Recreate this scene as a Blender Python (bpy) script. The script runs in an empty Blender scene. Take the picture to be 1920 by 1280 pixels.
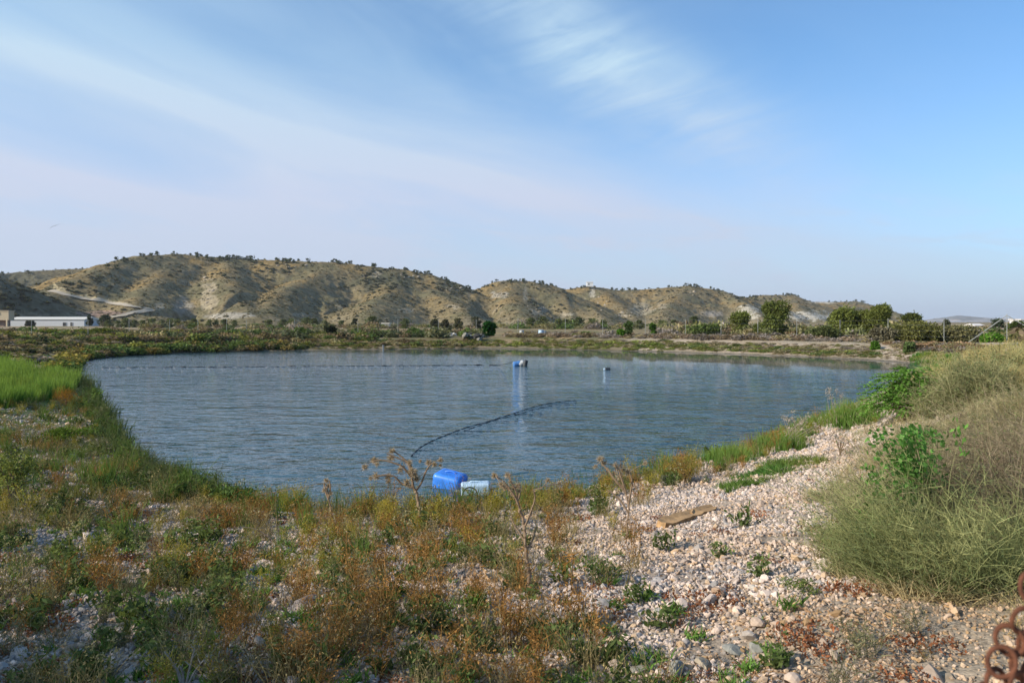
import bpy, math
import numpy as np

# ------------------------------------------------------------------ camera, sky, sun, exposure
S = bpy.context.scene
COL = S.collection
FPX, HOR, CAMZ = 1387.0, 603.0, 2.7          # focal length in px of the 1920 frame, horizon row, eye height above the water
cam = bpy.data.cameras.new('camera'); camo = bpy.data.objects.new('camera', cam); COL.objects.link(camo)
camo.location = (0, 0, CAMZ); camo.rotation_euler = (math.radians(90), 0, 0)
cam.sensor_width = 36; cam.lens = FPX * 36 / 1920; cam.shift_y = -(640 - HOR) / 1920
cam.clip_start = 0.05; cam.clip_end = 30000
cam.dof.use_dof = True; cam.dof.focus_distance = 9.0; cam.dof.aperture_fstop = 8
S.camera = camo

SUN_EL = math.radians(27); SUN_AZ = math.radians(-112)     # azimuth from +Y, clockwise positive
sdir = np.array([math.sin(SUN_AZ) * math.cos(SUN_EL), math.cos(SUN_AZ) * math.cos(SUN_EL), math.sin(SUN_EL)])
sun = bpy.data.lights.new('sun', 'SUN'); suno = bpy.data.objects.new('sun', sun); COL.objects.link(suno)
sun.energy = 5.0; sun.angle = math.radians(0.6); sun.color = (1.0, 0.91, 0.79)
from mathutils import Vector
suno.rotation_euler = Vector(sdir).to_track_quat('Z', 'Y').to_euler()

S.view_settings.view_transform = 'Standard'; S.view_settings.look = 'None'
S.view_settings.exposure = 0.33; S.view_settings.gamma = 1.0
S.cycles.use_denoising = True
S.cycles.max_bounces = 6; S.cycles.diffuse_bounces = 3; S.cycles.glossy_bounces = 3
S.cycles.transparent_max_bounces = 8; S.cycles.volume_bounces = 0

W = bpy.data.worlds.new('World'); S.world = W; W.use_nodes = True
nt = W.node_tree; N = nt.nodes; L = nt.links; N.clear()
def node(tree, typ, **kw):
    n = tree.nodes.new(typ)
    for k, v in kw.items():
        if k == 'inp':
            for i, val in v.items(): n.inputs[i].default_value = val
        else: setattr(n, k, v)
    return n
def mth(tree, op, a, b=None, c=None, clamp=False):
    n = tree.nodes.new('ShaderNodeMath'); n.operation = op; n.use_clamp = clamp
    for i, v in enumerate((a, b, c)):
        if v is None: continue
        if isinstance(v, (int, float)): n.inputs[i].default_value = v
        else: tree.links.new(v, n.inputs[i])
    return n.outputs[0]
def ramp(tree, fac, stops):
    n = tree.nodes.new('ShaderNodeValToRGB'); tree.links.new(fac, n.inputs[0])
    cr = n.color_ramp
    while len(cr.elements) < len(stops): cr.elements.new(0.5)
    for e, (p, c) in zip(cr.elements, stops):
        e.position = p; e.color = (c, c, c, 1) if isinstance(c, (int, float)) else (*c, 1)
    return n.outputs[0]
def mixc(tree, fac, a, b, mode='MIX'):
    n = tree.nodes.new('ShaderNodeMix'); n.data_type = 'RGBA'; n.blend_type = mode
    for i, v in ((0, fac), (6, a), (7, b)):
        if isinstance(v, (int, float)): n.inputs[i].default_value = v
        elif isinstance(v, tuple): n.inputs[i].default_value = (*v, 1) if len(v) == 3 else v
        else: tree.links.new(v, n.inputs[i])
    return n.outputs[2]

sky = node(nt, 'ShaderNodeTexSky', sky_type='NISHITA', sun_disc=False, sun_elevation=SUN_EL, sun_rotation=SUN_AZ,
           altitude=100, air_density=1.0, dust_density=0.6, ozone_density=2.0)
tc = node(nt, 'ShaderNodeTexCoord')
sp = node(nt, 'ShaderNodeSeparateXYZ'); L.new(tc.outputs['Generated'], sp.inputs[0])
az = mth(nt, 'ARCTAN2', sp.outputs[0], sp.outputs[1])
el = mth(nt, 'ARCSINE', sp.outputs[2])
def streak(rot, sx, sy, scale, detail=5.0, dist=0.4, off=0.0):
    cb = node(nt, 'ShaderNodeCombineXYZ'); L.new(az, cb.inputs[0]); L.new(el, cb.inputs[1]); cb.inputs[2].default_value = off
    r = node(nt, 'ShaderNodeVectorRotate', rotation_type='Z_AXIS'); L.new(cb.outputs[0], r.inputs[0]); r.inputs['Angle'].default_value = rot
    m = node(nt, 'ShaderNodeMapping'); m.inputs['Scale'].default_value = (sx, sy, 1); L.new(r.outputs[0], m.inputs[0])
    n = node(nt, 'ShaderNodeTexNoise', inp={'Scale': scale, 'Detail': detail, 'Roughness': 0.55, 'Distortion': dist})
    L.new(m.outputs[0], n.inputs['Vector']); return n.outputs['Fac']
def gauss(x, c, w):
    d = mth(nt, 'DIVIDE', mth(nt, 'SUBTRACT', x, c), w)
    return mth(nt, 'POWER', 2.718, mth(nt, 'MULTIPLY', mth(nt, 'MULTIPLY', d, d), -1.0))
# long diffuse band falling from upper left
lin1 = mth(nt, 'ADD', el, mth(nt, 'MULTIPLY', az, 0.20))            # band axis: el + .20 az = .185
s1 = streak(math.radians(11), 1.3, 9.0, 2.2)
b1 = mth(nt, 'MULTIPLY', mth(nt, 'ADD', mth(nt, 'MULTIPLY', gauss(lin1, 0.180, 0.017), 0.42), mth(nt, 'MULTIPLY', gauss(lin1, 0.160, 0.055), 0.45)), mth(nt, 'MULTIPLY_ADD', s1, 0.9, 0.35))
leftf = ramp(nt, mth(nt, 'MULTIPLY_ADD', az, 0.62, 0.5), [(0.0, 1.0), (0.45, 0.85), (0.62, 0.38), (0.9, 0.08)])
b1 = mth(nt, 'MULTIPLY', b1, leftf)
# soft veil on the left
s2 = streak(math.radians(14), 1.0, 4.5, 1.6, 6, 0.6, 3.0)
veil = mth(nt, 'MULTIPLY', ramp(nt, s2, [(0.30, 0.25), (0.68, 1.0)]), mth(nt, 'MULTIPLY', leftf, ramp(nt, el, [(0.10, 1.0), (0.24, 0.72), (0.38, 0.55)])))
# feathered plume, top right of centre: axis runs down to the right
axp = mth(nt, 'ADD', mth(nt, 'MULTIPLY', az, 0.57), mth(nt, 'MULTIPLY', el, 1.0))       # across the plume
s3 = streak(math.radians(-16), 2.6, 15.0, 2.0, 7, 0.5, 7.0)
s4 = streak(math.radians(28), 2.0, 7.0, 2.0, 5, 0.5, 11.0)
plume = mth(nt, 'MULTIPLY', gauss(axp, 0.400, 0.062), ramp(nt, mth(nt, 'ADD', mth(nt, 'MULTIPLY', s3, 0.65), mth(nt, 'MULTIPLY', s4, 0.35)), [(0.34, 0.15), (0.64, 1.0)]))
plume = mth(nt, 'MULTIPLY', plume, ramp(nt, el, [(0.10, 0.0), (0.26, 1.0)]))
plume = mth(nt, 'MULTIPLY', plume, ramp(nt, az, [(0.0, 0.5), (0.08, 1.0), (0.30, 0.6), (0.46, 0.0)]))
s5 = streak(math.radians(6), 3.0, 16.0, 3.0, 6, 0.5, 15.0)
lowst = mth(nt, 'MULTIPLY', gauss(el, 0.11, 0.05), ramp(nt, s5, [(0.5, 0.0), (0.8, 0.25)]))
horz = mth(nt, 'POWER', 2.718, mth(nt, 'MULTIPLY', mth(nt, 'MAXIMUM', el, 0.0), -6.5))
dens = mth(nt, 'ADD', mth(nt, 'MULTIPLY', b1, 0.85), mth(nt, 'MULTIPLY', veil, 0.98))
dens = mth(nt, 'ADD', dens, mth(nt, 'MULTIPLY', plume, 1.0))
dens = mth(nt, 'ADD', dens, lowst)
dens = mth(nt, 'ADD', dens, mth(nt, 'MULTIPLY', horz, 0.90), clamp=True)
skyc = mixc(nt, 1.0, sky.outputs[0], (0.82, 1.36, 1.76), 'MULTIPLY')
ccol = ramp(nt, mth(nt, 'MULTIPLY', el, 3.0), [(0.0, (4.9, 5.85, 7.2)), (0.5, (5.6, 6.3, 7.9)), (1.0, (5.1, 6.9, 8.4))])
fin = mixc(nt, dens, skyc, ccol)
bg = node(nt, 'ShaderNodeBackground', inp={'Strength': 0.087}); L.new(fin, bg.inputs[0])
wo = node(nt, 'ShaderNodeOutputWorld'); L.new(bg.outputs[0], wo.inputs[0])

# ------------------------------------------------------------------ numpy helpers
def rng(seed): return np.random.default_rng(seed)
_perm = rng(7).integers(0, 2**31, 512)
def _hash(ix, iy, seed):
    h = (ix * 374761393 + iy * 668265263 + seed * 974634777) & 0x7fffffff
    h = ((h ^ (h >> 13)) * 1274126177) & 0x7fffffff
    return (h ^ (h >> 16)) & 0xffff
def noise(x, y, seed=0):
    x = np.asarray(x, float); y = np.asarray(y, float)
    ix = np.floor(x).astype(np.int64); iy = np.floor(y).astype(np.int64); fx = x - ix; fy = y - iy
    def g(a, b, dx, dy):
        t = _hash(a, b, seed) / 65536.0 * 2 * np.pi
        return np.cos(t) * dx + np.sin(t) * dy
    u = fx * fx * fx * (fx * (fx * 6 - 15) + 10); v = fy * fy * fy * (fy * (fy * 6 - 15) + 10)
    a = g(ix, iy, fx, fy); b = g(ix + 1, iy, fx - 1, fy); c = g(ix, iy + 1, fx, fy - 1); d = g(ix + 1, iy + 1, fx - 1, fy - 1)
    return ((a * (1 - u) + b * u) * (1 - v) + (c * (1 - u) + d * u) * v) * 1.5
def fbm(x, y, seed=0, o=4):
    s = 0; a = 1.0
    for k in range(o): s = s + a * noise(x * 2**k, y * 2**k, seed + k); a *= 0.5
    return s
def ss(x, a, b):
    t = np.clip((x - a) / (b - a), 0, 1); return t * t * (3 - 2 * t)
def unit(v): return v / (np.linalg.norm(v, axis=-1, keepdims=True) + 1e-9)

class Geo:
    """arrays of vertices, quads (or tris) and one colour per vertex"""
    def __init__(s): s.V = []; s.F = []; s.C = []; s.n = 0
    def add(s, V, F, C):
        V = np.asarray(V, float).reshape(-1, 3); F = np.asarray(F)
        C = np.asarray(C, float)
        if C.ndim == 1: C = np.tile(C, (len(V), 1))
        s.V.append(V); s.F.append(F + s.n); s.C.append(C); s.n += len(V); return s
    def arr(s):
        return np.concatenate(s.V), s.F, np.concatenate(s.C)
    def merged(s):
        k = s.F[0].shape[1] if s.F else 4
        F = np.concatenate([np.concatenate([f, f[:, -1:]], 1) if f.shape[1] < 4 else f for f in s.F]) if any(f.shape[1] != k for f in s.F) else np.concatenate(s.F)
        return np.concatenate(s.V), F, np.concatenate(s.C)
def mesh(name, V, Fs, C=None, smooth=False):
    if not isinstance(Fs, list): Fs = [Fs]
    me = bpy.data.meshes.new(name)
    idx = []; starts = []; off = 0
    for F in Fs:
        if F.shape[1] == 4:
            deg = F[:, 2] == F[:, 3]
            parts = [F[~deg], F[deg][:, :3]]
        else: parts = [F]
        for P in parts:
            if len(P) == 0: continue
            idx.append(P.reshape(-1)); starts.append(off + np.arange(len(P)) * P.shape[1]); off += P.size
    idx = np.concatenate(idx).astype(np.int32); starts = np.concatenate(starts).astype(np.int32)
    me.vertices.add(len(V)); me.vertices.foreach_set('co', np.ascontiguousarray(V, np.float32).reshape(-1))
    me.loops.add(len(idx)); me.loops.foreach_set('vertex_index', idx)
    me.polygons.add(len(starts)); me.polygons.foreach_set('loop_start', starts)
    me.update(calc_edges=True)
    me.polygons.foreach_set('use_smooth', np.full(len(starts), smooth))
    if C is not None:
        at = me.attributes.new('Col', 'FLOAT_COLOR', 'POINT')
        c4 = np.ones((len(V), 4), np.float32); c4[:, :3] = np.clip(C, 0, 1)
        at.data.foreach_set('color', c4.reshape(-1))
    return me
def tag(o, label=None, cat=None, group=None, kind=None):
    if label: o['label'] = label
    if cat: o['category'] = cat
    if group: o['group'] = group
    if kind: o['kind'] = kind
    return o
def link(name, me, mat, parent=None, loc=None, rotz=0.0, scale=1.0):
    o = bpy.data.objects.new(name, me); COL.objects.link(o)
    if mat and not me.materials: me.materials.append(mat)
    if parent: o.parent = parent
    if loc is not None: o.location = [float(a) for a in loc]
    o.rotation_euler = (0, 0, rotz)
    if scale != 1.0: o.scale = (scale,) * 3 if np.isscalar(scale) else tuple(float(a) for a in scale)
    return o
def empty(name, loc, label, cat, group=None, rotz=0.0, scale=1.0):
    o = bpy.data.objects.new(name, None); COL.objects.link(o); o.location = [float(a) for a in loc]
    o.empty_display_size = 0.2; o.rotation_euler = (0, 0, rotz); o.scale = (scale,) * 3
    return tag(o, label, cat, group)
def gobj(name, g, mat, parent=None, loc=None, smooth=False, rotz=0.0, scale=1.0):
    V, Fs, C = g.arr(); return link(name, mesh(name, V, Fs, C, smooth), mat, parent, loc, rotz, scale)

def blades(base, dr, Ln, w, bend, col, seg=2, r=None, tipcol=None):
    r = r or rng(1); n = len(base); dr = unit(dr); rv = unit(r.normal(size=(n, 3)))
    side = unit(np.cross(dr, rv)); bv = unit(np.stack([r.normal(size=n), r.normal(size=n), -0.5 * np.ones(n)], 1))
    t = np.linspace(0, 1, seg + 1)[None, :, None]
    Lc = np.broadcast_to(np.asarray(Ln, float), (n,))[:, None, None]; wc = np.broadcast_to(np.asarray(w, float), (n,))[:, None, None]
    bc = np.broadcast_to(np.asarray(bend, float), (n,))[:, None, None]
    c = base[:, None] + dr[:, None] * Lc * t + bv[:, None] * Lc * bc * t * t
    hw = wc * 0.5 * (1 - 0.85 * t)
    V = np.stack([c - side[:, None] * hw, c + side[:, None] * hw], 2)        # n,seg+1,2,3
    k = (np.arange(n) * (seg + 1) * 2)[:, None] + (np.arange(seg) * 2)[None]
    F = np.stack([k, k + 1, k + 3, k + 2], -1).reshape(-1, 4)
    C = np.broadcast_to(np.asarray(col, float).reshape(-1, 1, 1, 3), (n, seg + 1, 2, 3))
    if tipcol is not None: C = C * (1 - t[..., None]) + np.asarray(tipcol).reshape(-1, 1, 1, 3) * t[..., None]
    return V.reshape(-1, 3), F, C.reshape(-1, 3)
def leaves(cen, L_, W_, col, r, up=0.0, axis=None):
    n = len(cen); a = unit(r.normal(size=(n, 3)) if axis is None else axis + 0.35 * r.normal(size=(n, 3)))
    nn = r.normal(size=(n, 3)); nn[:, 2] = nn[:, 2] * (1) + up; b = unit(np.cross(a, nn))
    L_ = np.broadcast_to(np.asarray(L_, float), (n,))[:, None]; W_ = np.broadcast_to(np.asarray(W_, float), (n,))[:, None]
    V = np.stack([cen - a * L_ / 2, cen - b * W_ / 2, cen + a * L_ / 2, cen + b * W_ / 2], 1)
    k = (np.arange(n) * 4)[:, None]; F = np.concatenate([k, k + 1, k + 2, k + 3], 1)
    C = np.broadcast_to(np.asarray(col, float).reshape(-1, 1, 3), (n, 4, 3)).reshape(-1, 3)
    return V.reshape(-1, 3), F, C
def tube(P, R, sides=6, col=(0.3, 0.25, 0.2), cap=True):
    P = np.asarray(P, float); n = len(P); R = np.broadcast_to(np.asarray(R, float), (n,))
    T = unit(np.gradient(P, axis=0)); ref = np.array([0.13, 0.21, 0.97]) if abs(T[:, 2]).mean() < 0.8 else np.array([0.9, 0.3, 0.1])
    A = unit(np.cross(T, ref)); B = np.cross(T, A); th = np.linspace(0, 2 * np.pi, sides, endpoint=False)
    V = P[:, None] + R[:, None, None] * (np.cos(th)[None, :, None] * A[:, None] + np.sin(th)[None, :, None] * B[:, None])
    V = V.reshape(-1, 3); F = []
    for i in range(n - 1):
        for j in range(sides):
            F.append([i * sides + j, i * sides + (j + 1) % sides, (i + 1) * sides + (j + 1) % sides, (i + 1) * sides + j])
    if cap:
        V = np.concatenate([V, P[:1], P[-1:]]); a = len(V) - 2
        for j in range(sides):
            F.append([a, (j + 1) % sides, j, j]); e = (n - 1) * sides; F.append([a + 1, e + j, e + (j + 1) % sides, e + (j + 1) % sides])
    return V, np.array(F), np.tile(np.asarray(col, float), (len(V), 1))
def box(c, s, rotz=0.0, col=(0.5, 0.5, 0.5)):
    v = np.array([[x, y, z] for x in (-.5, .5) for y in (-.5, .5) for z in (-.5, .5)]) * np.asarray(s, float)
    ca, sa = math.cos(rotz), math.sin(rotz); v = np.stack([v[:, 0] * ca - v[:, 1] * sa, v[:, 0] * sa + v[:, 1] * ca, v[:, 2]], 1) + np.asarray(c, float)
    F = np.array([[0, 1, 3, 2], [4, 6, 7, 5], [0, 4, 5, 1], [2, 3, 7, 6], [0, 2, 6, 4], [1, 5, 7, 3]])
    return v, F, np.tile(np.asarray(col, float), (8, 1))
def scatter(pr, pos, rot, sc, tint=None):
    """copies of proto (V,F,C) joined into one array set"""
    V, F, C = pr; n = len(pos); ca, sa = np.cos(rot)[:, None], np.sin(rot)[:, None]; sc = np.asarray(sc, float)
    if sc.ndim == 1: sc = np.repeat(sc[:, None], 3, 1)
    X = (V[None, :, 0] * ca - V[None, :, 1] * sa) * sc[:, 0:1] + pos[:, 0:1]
    Y = (V[None, :, 0] * sa + V[None, :, 1] * ca) * sc[:, 1:2] + pos[:, 1:2]
    Z = V[None, :, 2] * sc[:, 2:3] + pos[:, 2:3]
    F2 = (F[None] + (np.arange(n) * len(V))[:, None, None]).reshape(-1, F.shape[1])
    C2 = np.repeat(C[None], n, 0)
    if tint is not None: C2 = C2 * tint[:, None, :]
    return np.stack([X, Y, Z], 2).reshape(-1, 3), F2, C2.reshape(-1, 3)

# ------------------------------------------------------------------ pond outline and ground shape
def ray(px, py): return np.array([(px - 960) / FPX, 1.0, -(py - HOR) / FPX])
def onwater(px, py, z=0.0):
    D = (CAMZ - z) * FPX / (py - HOR); return np.array([(px - 960) / FPX * D, D, z])
shore_px = [(650, 955), (540, 945), (450, 930), (350, 908), (262, 862), (215, 800), (190, 745), (152, 705), (148, 684), (180, 672), (300, 664), (500, 658),
            (700, 655), (900, 653), (1100, 656), (1300, 661), (1500, 668), (1650, 676), (1750, 685), (1745, 697), (1690, 712), (1635, 740), (1570, 770),
            (1480, 803), (1400, 840), (1300, 862), (1200, 888), (1050, 925), (850, 948)]
ctrl = np.array([onwater(*p)[:2] for p in shore_px])
def catmull(P, k, closed=True):
    out = []; n = len(P)
    for i in range(n if closed else n - 1):
        g = (lambda j: P[j % n]) if closed else (lambda j: P[min(max(j, 0), n - 1)])
        p0, p1, p2, p3 = g(i - 1), g(i), g(i + 1), g(i + 2)
        for t in np.linspace(0, 1, k, endpoint=False):
            out.append(0.5 * (2 * p1 + (p2 - p0) * t + (2 * p0 - 5 * p1 + 4 * p2 - p3) * t * t + (3 * p1 - p0 - 3 * p2 + p3) * t**3))
    if not closed: out.append(P[-1])
    return np.array(out)
pond = catmull(ctrl, 5)
def seg_dist(X, Y, A, B):
    d = B - A; t = np.clip(((X - A[0]) * d[0] + (Y - A[1]) * d[1]) / (d @ d + 1e-9), 0, 1)
    return np.hypot(X - A[0] - t * d[0], Y - A[1] - t * d[1]), t
def shore_sd(X, Y):
    sh = X.shape; X = X.ravel(); Y = Y.ravel(); out = np.full(len(X), 1e3)
    m = (np.abs(X) < 170) & (Y > -62) & (Y < 230); x = X[m]; y = Y[m]; best = np.full(len(x), 1e9); inside = np.zeros(len(x), bool)
    n = len(pond)
    for i in range(n):
        A = pond[i]; B = pond[(i + 1) % n]; d, _ = seg_dist(x, y, A, B); best = np.minimum(best, d)
        c = (A[1] > y) != (B[1] > y)
        with np.errstate(divide='ignore', invalid='ignore'):
            inside ^= c & (x < (B[0] - A[0]) * (y - A[1]) / (B[1] - A[1] + 1e-12) + A[0])
    out[m] = np.where(inside, -best, best); return out.reshape(sh)
_gx = np.arange(-165, 165.01, 0.4); _gy = np.arange(-60, 225.01, 0.4); _SD = shore_sd(*np.meshgrid(_gx, _gy))
def fast_sd(X, Y):
    X = np.asarray(X, float); Y = np.asarray(Y, float); u = np.clip((X + 165) / 0.4, 0, len(_gx) - 1.001); v = np.clip((Y + 60) / 0.4, 0, len(_gy) - 1.001)
    i = u.astype(int); j = v.astype(int); a = u - i; b = v - j
    return (_SD[j, i] * (1 - a) + _SD[j, i + 1] * a) * (1 - b) + (_SD[j + 1, i] * (1 - a) + _SD[j + 1, i + 1] * a) * b
def ground_z(X, Y, sd=None, micro=True):
    X = np.asarray(X, float); Y = np.asarray(Y, float)
    if sd is None: sd = fast_sd(X, Y)
    s = sd + 0.22 * noise(X * 0.8, Y * 0.8, 3) * np.clip(1 - Y / 60, 0.2, 1) + 0.12 * noise(X * 2.5, Y * 2.5, 4) * (Y < 40)
    near = 1 - ss(Y, 10, 30)
    right = ss(X, 2.5, 9) * (1 - ss(Y, 38, 60)); left = ss(-X, 3, 9)
    Hh = 1.12 + 0.48 * right - 0.25 * left * near - 0.15 * (1 - near) * (1 - right)
    Wd = 8.5 - 4.2 * right - 2.5 * left * near - 2.0 * (1 - near) * (1 - right)
    t = np.clip(s / Wd, 0, 1)
    z = Hh * (0.55 * t + 0.45 * t * t * (3 - 2 * t)) + 0.05 * ss(s, 0, 0.35)
    z = np.where(s < 0, np.maximum(s * 0.30, -1.8), z)
    z = z + ss(sd, 0.5, 6) * (0.10 * fbm(X * 0.25, Y * 0.25, 11, 2) + 0.16 * fbm(X * 0.045, Y * 0.045, 12, 2))
    if micro:
        z = z + ss(sd, 0.1, 1.5) * 0.030 * fbm(X * 1.6, Y * 1.6, 21, 3)
        z = z + 0.009 * fbm(X * 9, Y * 9, 31, 2) * (np.hypot(X, Y) < 20)
    r = np.hypot(X, Y)
    z = z - 0.25 * ss(r, 120, 400)
    return z
def at(px, py, lo=1.5, hi=400.0):
    d = ray(px, py); D = np.geomspace(lo, hi, 1400); z = ground_z(d[0] * D, D); g = CAMZ + d[2] * D - z
    k = np.argmax(g < 0)
    if g[k] >= 0: k = len(D) - 1
    return np.array([d[0] * D[k], D[k], z[k]])
_tp = np.arange(-120, 2060, 6.0); _tD = np.geomspace(1.2, 420, 900)
_tX = ((_tp - 960) / FPX)[:, None] * _tD[None]; _tZ = ground_z(_tX, np.broadcast_to(_tD, _tX.shape), micro=False)
_tR = np.minimum.accumulate(HOR - FPX * (_tZ - CAMZ) / _tD[None], 1)
_tY = np.arange(600, 1400, 1.0); _TAB = np.stack([np.interp(-_tY, -row, _tD) for row in _tR])      # depth of the bank seen at (column, row)
def ats(px, py, *_):
    px = np.asarray(px, float); py = np.asarray(py, float); i = np.clip(np.round((px + 120) / 6), 0, len(_tp) - 1).astype(int)
    u = np.clip(py - 600, 0, len(_tY) - 1.001); j = u.astype(int); f = u - j; y = _TAB[i, j] * (1 - f) + _TAB[i, j + 1] * f
    y = y * rng(len(px)).uniform(0.997, 1.003, len(px)); x = (px - 960) / FPX * y; return np.stack([x, y, ground_z(x, y)], 1)
def to_px(X, Y, Z): return 960 + FPX * X / np.maximum(Y, 1e-3), HOR - FPX * (Z - CAMZ) / np.maximum(Y, 1e-3)

# ------------------------------------------------------------------ materials
def new_mat(name):
    m = bpy.data.materials.new(name); m.use_nodes = True; t = m.node_tree; t.nodes.clear()
    out = t.nodes.new('ShaderNodeOutputMaterial'); return m, t, out
def mat_basic(name, col=None, rough=0.8, spec=0.3, var=0.25, nscale=8.0, bump=0.0, bscale=40.0, metal=0.0, use_attr=False):
    m, t, out = new_mat(name); p = t.nodes.new('ShaderNodeBsdfPrincipled'); t.links.new(p.outputs[0], out.inputs[0])
    p.inputs['Roughness'].default_value = rough; p.inputs['Specular IOR Level'].default_value = spec; p.inputs['Metallic'].default_value = metal
    tcn = t.nodes.new('ShaderNodeTexCoord'); nz = node(t, 'ShaderNodeTexNoise', inp={'Scale': nscale, 'Detail': 5.0, 'Roughness': 0.6}); t.links.new(tcn.outputs['Object'], nz.inputs['Vector'])
    f = ramp(t, nz.outputs['Fac'], [(0.3, 1 - var), (0.7, 1 + var * 0.4)])
    if use_attr:
        a = node(t, 'ShaderNodeAttribute', attribute_name='Col'); c = a.outputs['Color']
    else:
        rgb = t.nodes.new('ShaderNodeRGB'); rgb.outputs[0].default_value = (*col, 1); c = rgb.outputs[0]
    t.links.new(mixc(t, 1.0, c, f, 'MULTIPLY'), p.inputs['Base Color'])
    if bump > 0:
        nb = node(t, 'ShaderNodeTexNoise', inp={'Scale': bscale, 'Detail': 4.0}); t.links.new(tcn.outputs['Object'], nb.inputs['Vector'])
        b = node(t, 'ShaderNodeBump', inp={'Strength': 0.6, 'Distance': bump}); t.links.new(nb.outputs['Fac'], b.inputs['Height']); t.links.new(b.outputs[0], p.inputs['Normal'])
    return m
def mat_leaf(name, trans=0.35, gain=1.0):
    m, t, out = new_mat(name); a = node(t, 'ShaderNodeAttribute', attribute_name='Col')
    d = t.nodes.new('ShaderNodeBsdfDiffuse'); tr = t.nodes.new('ShaderNodeBsdfTranslucent'); mx = t.nodes.new('ShaderNodeMixShader')
    mx.inputs[0].default_value = trans
    t.links.new(a.outputs['Color'], d.inputs[0]); t.links.new(mixc(t, 1.0, a.outputs['Color'], (1.25, 1.2, 0.7), 'MULTIPLY'), tr.inputs[0])
    t.links.new(d.outputs[0], mx.inputs[1]); t.links.new(tr.outputs[0], mx.inputs[2]); t.links.new(mx.outputs[0], out.inputs[0]); return m
LEAF = mat_leaf('leaf_foliage'); DRY = mat_leaf('dry_stalk', 0.22); BARK = mat_basic('bark', use_attr=True, nscale=20, var=0.35)
STONE = mat_basic('gravel_stone', use_attr=True, rough=0.85, spec=0.2, var=0.18, nscale=60)
ATTR = mat_basic('painted_surface', use_attr=True, var=0.10, nscale=3)

# ground material: attribute colour, broken up by noise and grit
def ground_mat():
    m, t, out = new_mat('ground_soil'); p = t.nodes.new('ShaderNodeBsdfPrincipled'); t.links.new(p.outputs[0], out.inputs[0])
    p.inputs['Roughness'].default_value = 0.95; p.inputs['Specular IOR Level'].default_value = 0.1
    a = node(t, 'ShaderNodeAttribute', attribute_name='Col'); tcn = t.nodes.new('ShaderNodeTexCoord')
    n1 = node(t, 'ShaderNodeTexNoise', inp={'Scale': 7.0, 'Detail': 8.0, 'Roughness': 0.7}); t.links.new(tcn.outputs['Object'], n1.inputs['Vector'])
    v = node(t, 'ShaderNodeTexVoronoi', inp={'Scale': 55.0, 'Randomness': 1.0}); t.links.new(tcn.outputs['Object'], v.inputs['Vector'])
    c = mixc(t, 1.0, a.outputs['Color'], ramp(t, n1.outputs['Fac'], [(0.3, 0.6), (0.7, 1.25)]), 'MULTIPLY')
    sepc = t.nodes.new('ShaderNodeSeparateColor'); t.links.new(v.outputs['Color'], sepc.inputs[0])
    c = mixc(t, 1.0, c, ramp(t, sepc.outputs[0], [(0.0, 0.7), (1.0, 1.3)]), 'MULTIPLY')
    t.links.new(c, p.inputs['Base Color'])
    h = mth(t, 'SUBTRACT', mth(t, 'MULTIPLY', n1.outputs['Fac'], 0.6), v.outputs['Distance'])
    b = node(t, 'ShaderNodeBump', inp={'Strength': 0.7, 'Distance': 0.006}); t.links.new(h, b.inputs['Height']); t.links.new(b.outputs[0], p.inputs['Normal'])
    return m

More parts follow.
